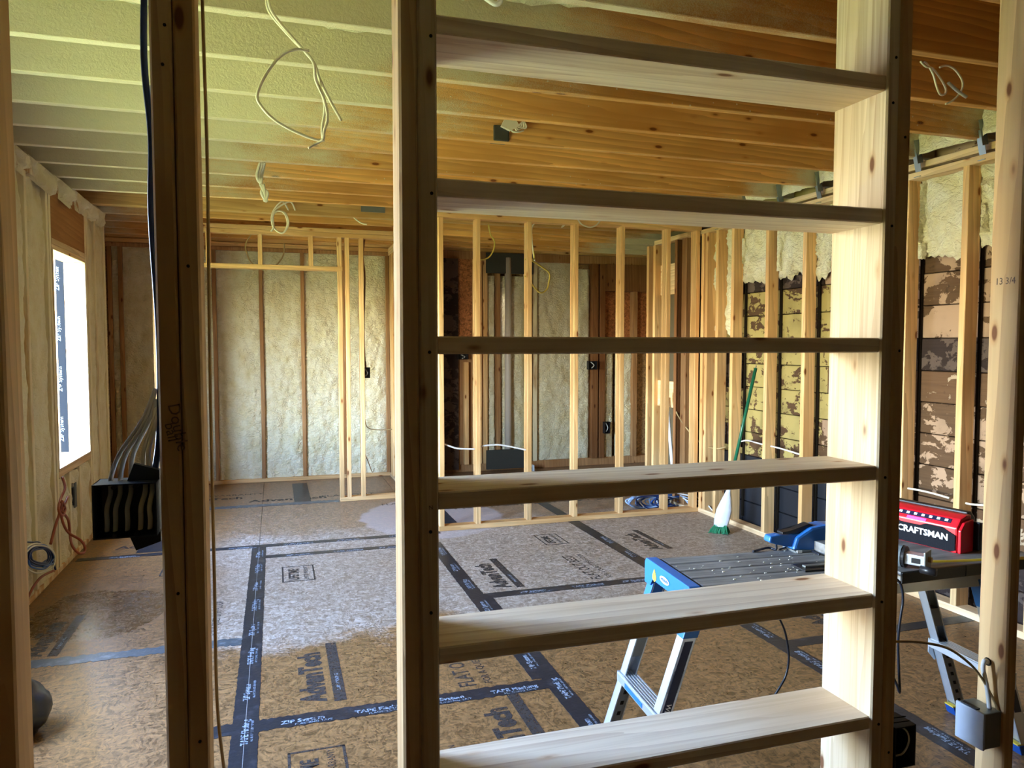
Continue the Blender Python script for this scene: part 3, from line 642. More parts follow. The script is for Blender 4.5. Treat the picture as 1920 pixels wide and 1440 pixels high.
# ================================================================== ELECTRICAL BOXES AND CABLES, FOREGROUND
eb = empty('electrical_box', (-.266, 1.50, 1.152)); tag(eb, 'dark blue three-gang electrical box nailed to the left double stud, stuffed with cables', 'electrical box')
bm = bmesh.new(); w, d, h = .053, .07, .050; t = .0025
bbox(bm, -w, w, d-.003, d, -h, h); bbox(bm, -w, -w+t, 0, d, -h, h); bbox(bm, w-t, w, 0, d, -h, h); bbox(bm, -w, w, 0, d, h-t, h); bbox(bm, -w, w, 0, d, -h, -h+t)
bmobj('shell', bm, 'bluebox', eb)
for x in (-.018, .018):
    for zz in (-h+.006, h-.006): cyl('screw_boss', 'black', (x, 0, zz), (x, .03, zz), .004, eb, 8)
for s_, m_ in ((1, 'bluebox'), (-1, 'black')):
    prism('mounting_ear', m_, [(.0, h*s_), (.055, h*s_), (.055, (h+.018)*s_), (.012, (h+.032)*s_)], 1, .03, .045, eb)
def cab(name, pts, r, mat, label, group=None, fl=1.0, segs=8):
    o = tube(name, mat, pts, r, None, segs, 5, fl); tag(o, label, 'cable', group); return o
cw = ((-.296, -.30), (-.280, -.286), (-.262, -.266), (-.238, -.244), (-.226, -.228))
for i, (xt, xb) in enumerate(cw):
    cab('cable', [(-.221-.003*(i % 2), 1.585, 1.37-.01*i), (-.232+(xt+.26)*.35, 1.575, 1.31), (xt*.7-.075, 1.56, 1.25), (xt, 1.545, 1.205), (xt+.002, 1.53, 1.18), (xb*.6+xt*.4, 1.517, 1.155), (xb+.002, 1.515, 1.13), (xb, 1.52, 1.112)], .0052, 'cable_g' if i < 3 else 'cable', ('leftmost', 'second from left', 'middle', 'second from right', 'rightmost')[i]+' of the flat cables entering the dark blue box', 'cables entering the dark blue box', .55)
cab('cable', [(-.222, 1.59, 2.50), (-.2225, 1.59, 2.20), (-.228, 1.59, 2.0), (-.219, 1.59, 1.85), (-.2215, 1.585, 1.7), (-.214, 1.585, 1.5), (-.213, 1.58, 1.35), (-.216, 1.57, 1.27), (-.222, 1.55, 1.21)], .0062, 'cable_navy', 'thick black cable running down the left side of the left double stud')
cab('cable', [(-.216, 1.595, 1.95), (-.215, 1.6, 1.8), (-.2125, 1.6, 1.6), (-.2115, 1.6, 1.4), (-.213, 1.58, 1.2)], .0035, 'cable_lb', 'thin pale blue cable behind the thick black one')
cab('cable', [(-.121, 1.575, 2.5), (-.1215, 1.575, 2.1), (-.119, 1.575, 1.8), (-.122, 1.575, 1.4), (-.122, 1.575, 1.0), (-.122, 1.575, .75), (-.113, 1.57, .62), (-.10, 1.57, .50)], .0032, 'cable_br', 'thin tan cable stapled down the right side of the left double stud')
cab('cable', [(-.2115, 1.585, 1.10), (-.211, 1.585, .95), (-.2135, 1.585, .8), (-.213, 1.585, .6), (-.2125, 1.585, .3)], .003, 'cable', 'thin white cable hanging below the dark blue box')
gb = empty('junction_box', (1.895, 1.55, .395)); tag(gb, 'pale grey square junction box with lid fixed to the right foreground stud', 'junction box')
box('lid', 'grey_box', -.066, -.058, -.045, .045, -.052, .052, gb, .004); box('body', 'alu_dk', -.058, .0, -.043, .043, -.05, .05, gb, .003); box('lid_hinge', 'black', -.064, -.05, -.02, .03, .052, .056, gb, .001)
cab('cable', [(1.897, 1.555, .565), (1.878, 1.55, .572), (1.872, 1.548, .55), (1.876, 1.54, .51), (1.880, 1.535, .47), (1.878, 1.53, .445)], .0062, 'white', 'short white cable looping out of the stud hole into the grey junction box')
cab('cable', [(1.519, 1.575, .66), (1.58, 1.56, .66), (1.66, 1.56, .648), (1.75, 1.555, .622), (1.82, 1.55, .575), (1.862, 1.545, .53), (1.885, 1.53, .48), (1.895, 1.515, .44)], .0036, 'cable_br', 'thin brown-grey cable arching from the shelf upright to the grey junction box')
cyl('drilled_hole', 'void', (1.8975, 1.556, .565), (1.903, 1.556, .565), .012, wf, 14)
b2 = empty('electrical_box', (1.555, 1.50, .405)); tag(b2, 'black single-gang electrical box low on the right shelf upright', 'electrical box')
bm = bmesh.new(); bbox(bm, -.034, .034, .067, .07, -.055, .055); bbox(bm, -.034, -.031, 0, .07, -.055, .055); bbox(bm, .031, .034, 0, .07, -.055, .055); bbox(bm, -.034, .034, 0, .07, .052, .055); bbox(bm, -.034, .034, 0, .07, -.055, -.052)
bmobj('shell', bm, 'black', b2); tube('wire', 'cable', [(-.005, .02, .05), (.02, .015, .03), (.026, .015, 0), (.012, .02, -.03), (-.01, .03, -.04)], .0025, b2)
for n_ in ((0, .06), (.012, .066)): cyl('nail', 'black', (-.03, .01+n_[0], n_[1]+.005), (.02, .01+n_[0], n_[1]+.003), .002, b2, 6)

# ================================================================== CEILING CABLES
def pc(lst, Y): return [ay(u, v, Y+dy) for (u, v, dy) in lst]
G = None
cab('cable', pc([(503, -12, 0), (508, 18, 0), (535, 55, .01), (570, 95, .0), (588, 118, -.02), (592, 150, 0), (604, 175, .02), (609, 205, .02), (604, 240, .02), (606, 265, .02)], 2.36), .0046, 'cable', 'main strand of the big cable tangle hanging from the left ceiling')
cab('cable', pc([(500, -12, .02), (505, 22, .02), (545, 70, .0), (585, 112, .0), (600, 150, .0), (612, 175, .0), (625, 200, 0), (640, 226, 0)], 2.37), .0046, 'cable', 'straight-ended cable strand pointing right out of the big ceiling tangle')
cab('cable', pc([(580, 95, 0), (552, 93, 0), (525, 106, 0), (497, 142, 0), (483, 175, 0), (487, 195, 0), (515, 225, 0), (560, 250, 0), (602, 263, 0), (608, 245, -.01), (614, 222, -.01), (609, 190, -.01), (596, 160, -.01)], 2.34), .0044, 'cable', 'wide drooping loop of the big ceiling cable tangle')
cab('cable', pc([(606, 262, -.01), (596, 268, 0), (578, 278, 0)], 2.34), .0036, 'cable', 'short cut tail at the bottom of the big ceiling cable tangle')
for j in range(3):
    cab('cable', pc([(488+4*j, 305, 0), (482+5*j, 325, .02*j), (484+3*j, 338, 0), (494-2*j, 350, .02), (490+6*j, 362, 0), (500-j*2, 378, 0), (497, 366, 0), (488+j*3, 345, 0)], 4.6), .008, 'cable', ('leftmost', 'middle', 'rightmost')[j]+' strand of the small twisted white bundle above the doorway', 'small twisted ceiling bundle')
for j in range(2):
    cab('cable', [Vector((.13+.05*j, 6.38, 2.53))]+pc([(530+14*j, 378, 0), (514+3*j, 393, 0), (509+2*j, 410, 0), (514, 428, 0), (530, 437, 0), (541-2*j, 420, 0), (535-j*2, 400, 0), (520, 396, 0), (511+j, 405, 0), (513, 425, 0), (508, 434, 0)], 6.3), .007, 'cable', ('outer', 'inner')[j]+' white cable of the ring coil below the pale ceiling beam', 'ring coil below the beam')
cab('cable', pc([(474, 436, 0), (464, 450, 0), (460, 462, 0), (463, 475, 0), (468, 488, 0), (480, 501, 0), (497, 506, 0), (514, 500, 0), (526, 488, 0), (532, 475, 0), (533, 456, 0)], 7.2), .006, 'cable_br', 'thin tan cable hanging in a long loop behind the doorway header')
e_ = ay(688, 421, 6.40)
cab('cable', [(e_.x-.12, 6.40, 2.535), (e_.x-.10, 6.40, 2.51), (e_.x-.05, 6.40, 2.475), tuple(e_)], .006, 'cable', 'short cable end poking down under the beam right of the ring coil')
jb = empty('ceiling_box', tuple(ay(950, 248, 3.85))); tag(jb, 'dark ceiling junction box with white cables spilling out between joists', 'junction box')
box('shell', 'sheet', -.085, .0, -.05, .03, -.06, .02, jb, .006); box('shell', 'sheet', .04, .10, -.02, .06, -.02, .08, jb, .004)
prism('wire_sleeve', 'cable', [(-.05, .01), (-.01, .09), (.02, .06), (.05, .02), (.0, -.01)], 1, -.07, -.05, jb)
for j in range(4):
    tube('wire', 'cable', [(.0, -.06, .08), (.04+.012*j, -.06, .085-.01*j), (.085-.01*j, -.065, .03), (.08-.01*j, -.06, .012), (.035, -.065, .03-.012*j), (.0, -.06, .06)], .005, jb)
tube('wire', 'cable', [(.0, -.06, .02), (.01, -.065, -.01), (.04, -.07, -.014), (.075, -.06, .0)], .005, jb)
cab('cable', pc([(1726, 115, 0), (1736, 125, 0), (1748, 128, 0), (1762, 145, 0), (1773, 165, 0), (1772, 176, 0), (1763, 177, 0), (1756, 162, 0), (1750, 140, 0), (1740, 122, 0), (1733, 116, 0)], 2.27), .0038, 'cable', 'inner loop of the white cable coil hanging at upper right')
cab('cable', pc([(1762, 126, 0), (1775, 123, 0), (1790, 130, 0), (1803, 148, 0), (1805, 163, 0), (1797, 178, 0), (1784, 190, 0), (1773, 195, 0)], 2.27), .0038, 'cable', 'outer curved cable of the white coil hanging at upper right')
cab('cable', pc([(1778, 155, 0), (1795, 170, 0), (1812, 182, 0)], 2.26), .006, 'cable_g', 'straight grey cable stub beside the white coil at upper right')
cab('cable', pc([(905, -8, 0), (918, 2, 0), (930, 8, 0), (938, 2, 0), (935, -10, 0)], 2.5), .009, 'white', 'white cable loop at the top edge above the top shelf')
cab('cable', pc([(1078, 400, .04), (1082, 408, 0), (1090, 420, 0), (1105, 426, 0), (1118, 422, 0), (1127, 411, 0), (1131, 402, .04)], 5.645), .006, 'cable', 'shallow white cable loop hanging at the partition top plate')
# cables in the partition
cab('cable', [Vector((2.27, 5.71, 2.45)), Vector((2.26, 5.77, 2.42))]+[p for p in pc([(1058, 418, -.05), (1010, 417, 0), (998, 425, 0), (997, 445, 0), (1000, 475, 0), (1003, 492, 0)], 5.9)], .006, 'cable', 'white cable turning down the second middle stud of the partition')
cab('cable', pc([(1000, 470, .05), (1001, 486, .02), (985, 486, -.15), (996, 488, -.03), (1018, 502, 0), (1030, 513, 0), (1029, 530, 0), (1025, 543, 0), (1014, 549, 0), (1003, 540, 0), (985, 518, -.15)], 5.85), .0065, 'cable_y', 'bright yellow cable loop hanging in the partition bay')
cab('cable', pc([(916, 422, -.3), (920, 440, 0), (927, 452, 0), (926, 467, 0), (917, 482, 0), (905, 487, 0), (898, 486, -.1), (890, 485, -.55)], 6.3), .006, 'cable_y', 'pale yellow cable curl in the first partition bay')
cab('cable', pc([(824, 829, 0), (845, 837, 0), (860, 841, 0), (892, 842, 0)], 5.70), .007, 'white', 'white cable sagging across the leftmost partition bay')
cab('cable', pc([(893, 838, 0), (905, 836, 0), (932, 834, 0), (955, 837, 0), (988, 844, 0)], 5.70), .007, 'white', 'white cable crossing the second partition bay')
cab('cable', pc([(1262, 735, .3), (1262, 755, .25), (1272, 780, .15), (1295, 812, .0), (1320, 835, -.1), (1345, 841, -.35), (1362, 838, -.4)], 5.75), .007, 'cable_br', 'long brown-yellow cable drooping through the closet studs to the old boards')
cab('cable', [ax(1389, 828, 3.56), ax(1402, 826, 3.55), ax(1425, 832, 3.55), ax(1460, 840, 3.55), ax(1500, 852, 3.55)], .006, 'white', 'white cable threaded through the right wall studs beside the green handle')
cab('cable', [ax(1694, 915, 3.55), ax(1712, 917, 3.55), ax(1745, 924, 3.55), ax(1780, 934, 3.55)], .006, 'cable', 'pale cable through the right wall studs just above the red speaker, left length')
cab('cable', [ax(1804, 941, 3.55), ax(1818, 945, 3.55), ax(1850, 948, 3.55), ax(1880, 950, 3.55)], .006, 'cable', 'pale cable through the right wall studs above the red speaker, right length')
def wbox(u, v, Y, w, h, mat, label, two=False, inner=False):
    c = ay(u, v, Y); r = empty('electrical_box', tuple(c)); tag(r, label, 'electrical box')
    bm = bmesh.new(); t = .004; d = .06
    bbox(bm, -w, w, d-.003, d, -h, h); bbox(bm, -w, -w+t, 0, d, -h, h); bbox(bm, w-t, w, 0, d, -h, h); bbox(bm, -w, w, 0, d, h-t, h); bbox(bm, -w, w, 0, d, -h, -h+t)
    if two: bbox(bm, -.002, .002, 0, d, -h, h)
    bmobj('shell', bm, mat, r)
    tube('wire', 'black' if mat == 'white' else 'cable_g', [(-w*.4, .02, h*.8), (w*.3, .01, 0), (-w*.2, .02, -h*.7)], .006, r)
wbox(1112, 685, 8.18, .055, .05, 'black', 'black electrical box on the pale foam bay behind the partition')
wbox(1139, 802, 8.18, .035, .07, 'black', 'narrow black electrical box low beside the dark far studs')
wbox(869, 669, 8.15, .06, .03, 'black', 'wide black two-gang box beside the first partition stud', True)
wbox(687, 699, 7.08, .035, .05, 'black', 'black electrical box on the right stud of the far doorway')
wbox(995, 878, 8.0, .045, .035, 'white', 'white-rimmed electrical box low in the middle partition bay')
c = ax(137, 930, -1.335); r = empty('electrical_box', tuple(c)); tag(r, 'slim dark electrical box on the left wall under the window', 'electrical box'); box('shell', 'black', -.03, .01, -.03, .03, -.06, .06, r); box('bracket', 'sheet', .01, .014, -.02, .04, -.08, .09, r, 0)
cab('cable', pc([(684, 445, 0), (680, 480, 0), (684, 520, 0), (682, 600, 0), (683, 660, 0), (686, 690, 0)], 7.10), .008, 'dark_z', 'dark cable running down the far doorway stud to its black box')
cab('cable', pc([(683, 745, 0), (685, 790, 0), (692, 803, 0), (712, 806, 0), (735, 805, 0)], 7.15), .004, 'cable_br', 'thin wire curving away right of the far doorway stud')
cab('cable', pc([(682, 845, 0), (690, 865, 0), (698, 885, 0), (702, 878, 0)], 7.15), .004, 'cable_br', 'thin wire curling near the foot of the far doorway stud')

# left wall cables
def pl(l, X=-1.27): return [ax(u, v, X+dx) for (u, v, dx) in l]
cab('cable', pl([(117, 895, -.03), (122, 915, 0), (114, 935, 0), (110, 955, .02), (117, 967, .03), (122, 955, 0), (116, 940, .02), (112, 962, 0), (104, 985, 0), (95, 1020, 0)]), .008, 'cable_r', 'rust-red cable knotted below the window on the left wall')
cab('cable', pl([(127, 932, 0), (119, 950, 0), (115, 965, 0), (120, 985, 0), (130, 1000, .02), (150, 1012, .08), (159, 1025, .1), (157, 1036, .1), (146, 1036, .08), (135, 1022, .04), (131, 1000, 0), (128, 975, 0), (117, 960, .02)]), .008, 'cable_r', 'drooping loop of rust-red cable reaching the floor edge under the window')
cab('cable', pl([(101, 1070, 0), (80, 1080, 0), (66, 1095, 0), (55, 1115, 0), (47, 1135, 0)]), .007, 'cable_r', 'rust-red cable tail below the blue coil on the left wall')
random.seed(11)
for j, (m_, n_, lb) in enumerate((('cable_navy', 34, 'dark navy cable wound in the tangled coil on the left wall'), ('cable_b', 22, 'brighter blue cable wound through the coil on the left wall'), ('cable', 13, 'pale cream cable looped under the blue coil on the left wall'))):
    pts = [(44, 1016, 0), (62, 1017, 0), (75, 1018, 0)] if j == 0 else []
    for k in range(n_):
        a = k*.9+j*1.3; rr = (13, 17, 23)[j]+8*random.random(); pts.append((75+rr*1.2*math.cos(a), 1042+rr*.95*math.sin(a)+2*j, .012*j+.001*k))
    cab('cable', pl(pts), .005, m_, lb, 'blue coil on the left wall', segs=6)
cab('cable', pl([(95, 1045, 0), (100, 1055, 0), (104, 1068, 0)]), .006, 'cable_navy', 'dark blue tail leaving the coil on the left wall towards the floor plate')
# cable heap behind the partition
random.seed(5)
for j in range(16):
    u0 = 1200+random.uniform(0, 95); pts = []; w_ = random.uniform(22, 42); h_ = random.uniform(9, 15); zz = .03+.012*j
    cc = az(u0, 952, .03); Y = 5.85+random.uniform(0, .2)
    for k in range(13):
        a = k*.95+j; pts.append(ay(u0+w_*math.cos(a)*random.uniform(.8, 1.1), 941+h_*math.sin(a)*random.uniform(.8, 1.1), Y+.03*math.sin(a*1.3)))
    cab('cable', pts, .007, ('cable_b', 'cable_lb', 'white', 'cable_navy', 'cable_lb')[j % 5], ('mid-blue', 'pale blue', 'white', 'navy', 'pale blue')[j % 5]+' cable in the tangled heap on the floor behind the partition', 'cable heap behind the partition', segs=6)
for j in range(4):
    cab('cable', pc([(1270+5*j, 925+4*j, .1), (1296, 930+6*j, .05), (1318, 937+5*j, 0), (1330+2*j, 950+2*j, -.15), (1340+j, 962, -.2)], 5.7), .006, 'cable_lb' if j % 2 else 'white', ('topmost white', 'upper pale blue', 'lower white', 'lowest pale blue')[j]+' cable trailing right from the heap to the corner', 'cables trailing to the corner', segs=6)

# ================================================================== BROOM, POLE, BAG
f0 = az(1348, 1000, .0); top = ax(1417, 690, 3.47)
br = empty('broom', tuple(f0)); tag(br, 'green-handled broom leaning bristles-down against the right wall', 'broom')
T_ = top-f0; tube('handle', 'green', [T_*.24, T_], .0125, br, 10, 1); tube('hanger_tip', 'alu_dk', [T_*1.0, T_*1.015], .004, br, 6, 1)
vs = []; fs = []; N1 = Vector((.75, -.66, 0)).normalized(); T1 = T_.normalized(); N2 = T1.cross(N1)
prof = [(.055, .052, .022), (.12, .060, .026), (.19, .058, .026), (.26, .040, .022), (.33, .02, .02), (.37, .014, .014)]
for (d_, a_, b_) in prof:
    for k in range(12): t = 2*PI*k/12; vs.append(T1*(d_)+N1*a_*math.cos(t)+N2*b_*math.sin(t))
for i in range(len(prof)-1):
    for k in range(12): fs.append((i*12+k, i*12+(k+1) % 12, (i+1)*12+(k+1) % 12, (i+1)*12+k))
fs += [tuple(range(12)), tuple(60+k for k in range(12))]
link('cap', mesh('cap', vs, fs, True), 'white', br)
bm = bmesh.new(); random.seed(3)
for k in range(260):
    a = random.uniform(-1, 1); b = random.uniform(-1, 1); p0 = T1*.07+N1*a*.045+N2*b*.018; p1 = N1*(a*.075+random.uniform(-.01, .01))+N2*b*.035; p1.z = random.uniform(.001, .01); p1 -= N1*.0
    q = N1*.0022; v = [bm.verts.new(p) for p in (p0-q, p0+q, p1+q, p1-q)]; bm.faces.new(v)
    q = N2*.0022; v = [bm.verts.new(p) for p in (p0-q, p0+q, p1+q, p1-q)]; bm.faces.new(v)
o = bmobj('bristles', bm, 'bristle', br); o['kind'] = 'stuff'
p0 = ay(1262, 905, 6.0); p1 = ay(1250, 745, 6.1); p0.z = 0.0
tag(tube('pole', 'white', [Vector((p0.x, 5.95, 0)), p1], .016, None, 12, 1), 'thin white pole leaning inside the closet framing', 'pole')
p = az(62, 1372, 0.0); bg_ = bmesh.new(); bmesh.ops.create_icosphere(bg_, subdivisions=4, radius=1)
for v in bg_.verts:
    c_ = v.co; n_ = 1+.16*noise.noise(c_*2.2)+.05*noise.noise(c_*8); z_ = c_.z
    v.co = Vector((c_.x*.11*n_*(1.0-.35*max(0, z_)), c_.y*.12*n_, max(0, (z_*.115*n_+.10))))
o = bmobj('trash_bag', bg_, 'bag', None, (p.x-.045, 3.13, 0), None, True); tag(o, 'slumped black bag on the floor behind the leftmost stud', 'bag')

# ================================================================== WORK PLATFORM
PL = empty('work_platform', (1.80, 2.13, 0), (0, 0, R(-4.5))); tag(PL, 'folding aluminium work platform with blue plastic ends and a grey grained deck', 'work platform')
HL = .555; HW = .165; ZT = .70
n = 4
for k in range(n):
    y0 = -HW+.004+k*(2*HW-.008)/n; board('deck_board', 'deck', -HL+.035, HL-.035, y0+.002, y0+(2*HW-.008)/n-.002, ZT-.03, ZT, PL, .004)
for s in (-1, 1):
    board('side_rail', 'alu', -HL+.03, HL-.03, s*HW-(.004 if s > 0 else 0), s*HW+(.004 if s < 0 else 0), ZT-.075, ZT-.004, PL, .001)
    prism('end_cap', 'blue', [(-HW-.012, ZT-.085), (-HW-.012, ZT-.012), (-HW+.0, ZT+.004), (HW, ZT+.004), (HW+.012, ZT-.012), (HW+.012, ZT-.085), (HW-.035, ZT-.085), (HW-.055, ZT-.055), (-HW+.055, ZT-.055), (-HW+.035, ZT-.085)], 0, s*HL-.02, s*HL+.02, PL, bevel=.003)
xe = -HL-.0212
prism('yellow_tag', 'yellow', [(.075, ZT-.04), (.09, ZT-.015), (.105, ZT-.04), (.105, ZT-.05), (.09, ZT-.06), (.075, ZT-.05)], 0, xe-.001, xe+.002, PL)
bm = bmesh.new(); bmesh.ops.create_circle(bm, cap_ends=True, radius=1, segments=24)
for v in bm.verts: v.co = Vector((0, v.co.x*.036, v.co.y*.012))
bmobj('oval_badge', bm, 'white', PL, (xe-.0012, .008, ZT-.03)); text('badge_lettering', 'WERNER', .015, 'blue_dk', PL, (xe-.0018, .036, ZT-.035), (PI/2, 0, -PI/2), .0002, .0003)
RK = .335
def sheared(bm, s):
    for v in bm.verts: v.co.x += s*(ZT-.06-v.co.z)*RK
for s in (-1, 1):
    for q in (-1, 1):
        x0 = s*(HL-.02); y0 = q*(HW-.005)
        bm = bmesh.new(); w = .022; yo = y0+q*.004; yi = y0-q*.038
        bbox(bm, x0-w, x0+w, min(yo, yo-q*.004), max(yo, yo-q*.004), .0, ZT-.07); bbox(bm, x0-w, x0-w+.004, min(yo, yi), max(yo, yi), .05, ZT-.07); bbox(bm, x0+w-.004, x0+w, min(yo, yi), max(yo, yi), .05, ZT-.07)
        sheared(bm, s); LG = bmobj('leg', bm, 'alu', PL)
        bm = bmesh.new(); bbox(bm, x0-w+.005, x0+w-.005, min(yo-q*.005, yi), max(yo-q*.005, yi), .02, .30); sheared(bm, s); lg = bmobj('leg_extension', bm, 'alu_dk', LG)
        for h_ in range(6):
            bm = bmesh.new(); z_ = .06+h_*.036; bbox(bm, x0-.006, x0+.006, yi-.0015, yi+.0015, z_, z_+.013); sheared(bm, s); bmobj('adjustment_hole', bm, 'void', LG)
        bm = bmesh.new(); bbox(bm, x0-w-.004, x0+w+.004, min(yo+q*.003, yi), max(yo+q*.003, yi), ZT-.16, ZT-.05); sheared(bm, s); bmobj('leg_bracket', bm, 'blue', LG, bevel=.003)
        bm = bmesh.new(); bbox(bm, x0-w*.8, x0+w*.8, min(yo, yi), max(yo, yi), .37, .44); sheared(bm, s); bmobj('hinge_block', bm, 'alu_dk', LG)
        bm = bmesh.new(); bbox(bm, x0-.035, x0+.030, min(yo+q*.004, yi), max(yo+q*.004, yi), 0, .035); 
        sheared(bm, s); bmobj('foot', bm, 'blue_dk', LG, bevel=.004)
        bm = bmesh.new(); bbox(bm, x0-.036, x0+.031, min(yo, yi), max(yo, yi), .035, .040); sheared(bm, s); bmobj('foot_stripe', bm, 'yellow', LG)
        bm = bmesh.new(); bbox(bm, x0-.014, x0+.014, yo+q*.0005, yo+q*.0015, .16, .53); sheared(bm, s); bmobj('label_strip', bm, 'navy', LG)
        bm = bmesh.new(); bbox(bm, x0-.006, x0+.006, yo+q*.004, yo+q*.006, ZT-.11, ZT-.08); sheared(bm, s); bmobj('yellow_tag', bm, 'yellow', LG)
        if q < 0:
            text('leg_lettering', 'WERNER', .022, 'white', LG, (x0+s*(ZT-.06-.34)*RK-.007, yo-.002, .34), (PI/2, R(90)-s*math.atan(RK), 0), .0002, .0005)
    # step between the two legs
    zs = .30; xs = s*(HL-.02+(ZT-.06-zs)*RK)
    ST = empty('step', (0, 0, 0), parent=PL); board('tread', 'alu', xs-.032, xs+.032, -HW+.0, HW-.0, zs-.028, zs+.002, ST, .002)
    for k in range(6):
        board('step_ridge', 'alu', xs-.030+k*.0105, xs-.0235+k*.0105, -HW+.005, HW-.005, zs+.002, zs+.006, ST, .001)
    box('step_label', 'blue', xs+s*.0325, xs+s*.0335, -.06, .09, zs-.022, zs-.006, ST, 0)
    for q in (-1, 1):
        prism('gusset', 'alu', [(xs-.03, zs+.005), (xs+.03, zs+.005), (xs+.03, zs-.05), (xs, zs-.085), (xs-.03, zs-.05)], 1, q*(HW+.002)-.002, q*(HW+.002)+.002, ST)
        for dx, dz in ((-.018, -.01), (.018, -.01), (0, -.05)): cyl('rivet', 'white', (xs+dx, q*(HW+.003), zs+dz), (xs+dx, q*(HW+.007), zs+dz), .004, ST, 8)
# dust chips on the deck
bm = bmesh.new(); random.seed(8)
for k in range(80):
    x_ = random.gauss(-.25, .25); y_ = random.gauss(-.02, .07)
    if abs(x_) < HL-.04 and abs(y_) < HW: r_ = random.uniform(.0012, .004); bbox(bm, x_-r_, x_+r_, y_-r_*.6, y_+r_*.6, ZT+.0005, ZT+.001+r_*.5)
o = bmobj('sawdust', bm, 'cable', PL); o['kind'] = 'stuff'
sl = empty('steel_square', (1.74, 2.07, ZT)); sl.rotation_euler = (0, 0, R(-4)); tag(sl, 'flat black tool lying on the grey deck by the shelf upright', 'tool')
box('blade', 'black', -.07, .20, -.04, .04, 0.0005, .006, sl, .001); box('bar', 'alu_dk', -.05, .20, -.012, .006, .006, .012, sl, .001)
# thick black-edged board on the right end
bd = empty('black_edged_board', (2.13, 1.835, .70)); tag(bd, 'thick dark board with a glossy black edge lying on the right end of the platform', 'board')
box('slab', 'deck', -.262, .33, .004, .42, 0.0, .04, bd, .003); box('black_edge', 'black', -.260, .0, 0.0, .004, .003, .037, bd, .001); box('grey_edge', 'sheet', .004, .325, .001, .004, .003, .037, bd, .001)
ZB = .7401
# red speaker
SP = empty('speaker', (2.145, 1.93, ZB), (0, 0, R(-78.5))); SP.location = (2.150, 2.265, ZB); SP.scale = (1, 1, .84); tag(SP, 'red and black jobsite speaker with white lettering standing on the board', 'speaker')
Wd = .325
prof = [(0, 0), (0, .105), (.025, .142), (.06, .158), (.10, .158), (.10, 0)]
def spk(name, mat, x0, x1, pr_, bev=.006): return prism(name, mat, pr_, 0, x0, x1, SP, bevel=bev)
spk('red_shell', 'red', .0, Wd, [(.0, .0), (.0, .105), (.022, .138), (.055, .150), (.085, .150), (.085, .0)])
# chamfer the ends of the shell
for nm, x0, s in (('end_shoulder', 0, 1), ('end_shoulder', Wd, -1)):
    prism(nm, 'red', [(.004, .0), (.004, .095), (.026, .125), (.08, .135), (.08, .0)], 0, x0, x0-s*.012, SP, bevel=.005)
spk('rear_shell', 'black', .015, Wd-.015, [(.085, .0), (.085, .156), (.11, .158), (.135, .13), (.14, .02), (.13, .0)])
prism('end_housing', 'black', [(.083, .005), (.083, .125), (.12, .115), (.125, .005)], 0, Wd-.015, Wd+.03, SP, bevel=.006)
gp = [(.012, .004), (.004, .080), (.04, .100), (.10, .100), (.12, .086), (Wd-.13, .086), (Wd-.11, .098), (Wd-.05, .098), (Wd-.004, .074), (Wd-.004, .012), (Wd-.02, .004)]
prism('grille', 'grille', gp, 1, -.004, .002, SP)
text('brand_lettering', 'CRAFTSMAN', .037, 'white', SP, (Wd*.5+.042, -.0045, .048), (PI/2, 0, 0), .0006, .001, .88, 'CENTER')
# control strip on the sloping face
sl_ang = math.atan2(.033, .022); cs = empty('control_panel', (Wd*.5, .0115, .1225), (sl_ang, 0, 0)); cs.parent = SP
me_ = box('control_strip', 'black', Wd*.5-.10, Wd*.5+.10, -.004, 0, 0, 0.02, None, .002); bpy.data.objects.remove(me_); bpy.data.objects.remove(cs)
def slope(z): return (z-.105)/.033*.022
def onslope(name, mat, xa, xb, za, zb, lift=.0015):
    bm = bmesh.new(); n_ = Vector((0, -.033, .022)).normalized()*lift
    P = [Vector((x, slope(z), z)) for x, z in ((xa, za), (xb, za), (xb, zb), (xa, zb))]; lo = [bm.verts.new(p) for p in P]; hi = [bm.verts.new(p+n_) for p in P]
    bm.faces.new(hi)
    for i in range(4): bm.faces.new((lo[i], lo[(i+1) % 4], hi[(i+1) % 4], hi[i]))
    return bmobj(name, bm, mat, SP)
onslope('control_strip', 'navy', Wd*.5-.065, Wd*.5+.135, .118, .133); onslope('display', 'violet', Wd*.5-.02, Wd*.5+.05, .106, .115)
for k in range(7): onslope('button', 'white', Wd*.5-.055+k*.028, Wd*.5-.044+k*.028, .122, .130, .003)
# tool with grey disc
tm = empty('cutting_wheel_tool', (1.905, 1.90, ZB), (0, 0, R(-62))); tag(tm, 'small steel tool with a grey rubber wheel lying in front of the speaker', 'tool')
cyl('wheel', 'rubber', (-.002, .0, .036), (.024, .0, .036), .036, tm, 28); cyl('wheel_rim', 'black', (.024, 0, .036), (.034, 0, .036), .034, tm, 28)
box('steel_body', 'alu', .03, .095, -.022, .022, .018, .052, tm, .003); box('window_slot', 'black', .055, .08, -.0235, -.021, .026, .042, tm, 0); box('end_plate', 'alu_dk', .092, .098, -.03, .03, .006, .066, tm, .002)
cyl('hub_bolt', 'cable_br', (.098, 0, .04), (.108, 0, .04), .009, tm, 10); tube('black_grip', 'black', [(.085, -.03, .013), (.13, -.035, .013)], .0125, tm, 12, 1)
tag(tube('tape_blade', 'yellow', [(2.02, 1.905, ZB+.002), (2.12, 1.875, ZB+.002), (2.40, 1.83, ZB+.002)], .006, None, 6, 3, .25), 'thin yellow measuring tape blade lying across the board', 'tape measure')
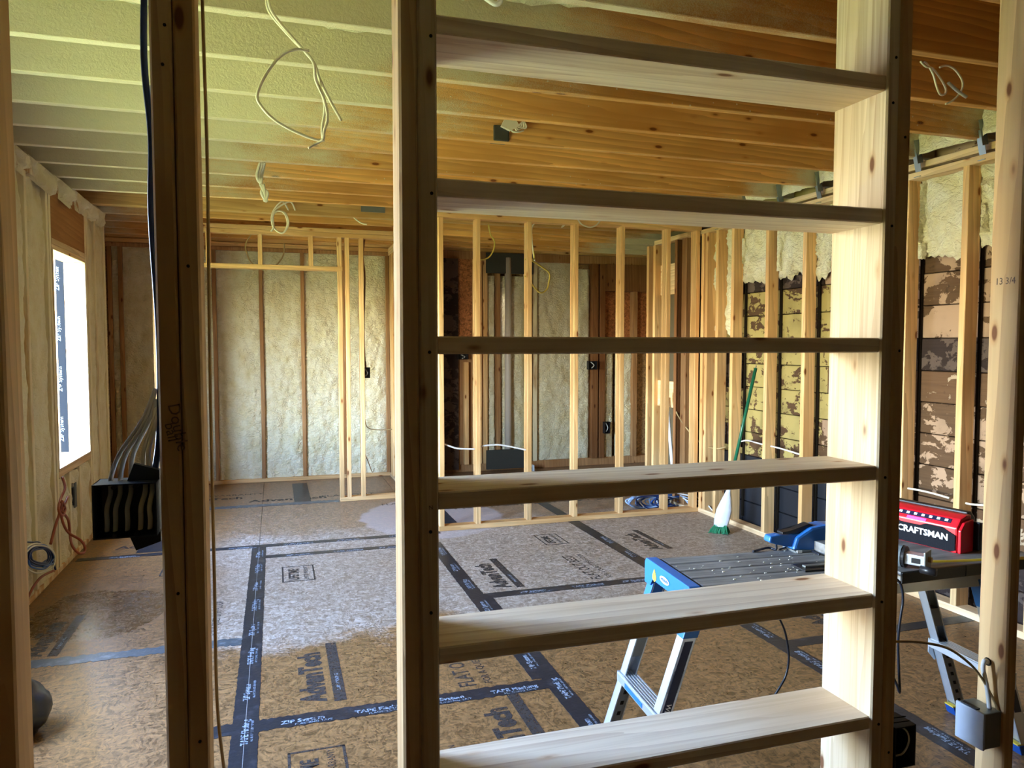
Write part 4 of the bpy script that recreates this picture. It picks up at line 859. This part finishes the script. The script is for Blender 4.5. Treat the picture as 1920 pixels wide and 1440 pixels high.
# blue power tool on the deck
bt = empty('power_saw', (1.86, 2.27, ZT), (0, 0, R(-4))); tag(bt, 'bright blue corded power tool lying on the back of the grey deck', 'power tool')
prism('handle', 'blue', [(-.165, .042), (-.16, .062), (-.12, .066), (-.06, .055), (-.02, .07), (-.02, .012), (-.10, .022), (-.155, .036)], 1, -.020, .020, bt, bevel=.007)
prism('body', 'blue', [(-.075, .010), (-.06, .055), (.0, .088), (.06, .096), (.16, .09), (.17, .012), (.0, .008)], 1, -.035, .035, bt, bevel=.009)
prism('black_grip', 'black', [(-.11, .066), (-.05, .064), (.02, .094), (.0, .1), (-.06, .08), (-.11, .074)], 1, -.018, .018, bt, bevel=.003)
box('base_plate', 'alu_dk', -.07, .17, -.04, .04, 0.0, .008, bt, .001); box('white_tab', 'white', -.065, -.045, -.043, -.039, .001, .010, bt, 0)
P_ = lambda u, v, Y: ay(u, v, Y)
cab('extension_cable', [P_(1456, 1003, 2.30), P_(1454, 1015, 2.29), az(1455, 1030, ZT+.005), az(1440, 1027, ZT+.005), az(1412, 1034, ZT+.005)], .0045, 'cable_k', 'black cord leaving the blue power tool handle')
cab('extension_cable', [az(1462, 1030, ZT+.005), az(1488, 1024, ZT+.006), az(1515, 1030, ZT+.005), az(1537, 1040, ZT+.005)], .0035, 'cable_k', 'black cord looped along the back edge of the grey deck')
cab('extension_cable', [ay(1452, 1110, 1.945), ay(1458, 1150, 1.95), ay(1472, 1185, 1.96), ay(1479, 1230, 1.97), ay(1474, 1265, 1.97), ay(1460, 1292, 1.97), ay(1435, 1330, 1.98)], .0035, 'cable_k', 'black cord hanging from the platform in front of the shelf opening')
cab('extension_cable', [ay(1670, 1074, 1.86), ay(1676, 1082, 1.83), ay(1689, 1096, 1.82), ay(1693, 1125, 1.82), ay(1688, 1160, 1.82), ay(1684, 1200, 1.82), ay(1685, 1250, 1.82), ay(1687, 1297, 1.82), ay(1682, 1285, 1.82), ay(1668, 1255, 1.82)], .0042, 'cable_k', 'black cord hanging beside the right shelf upright')
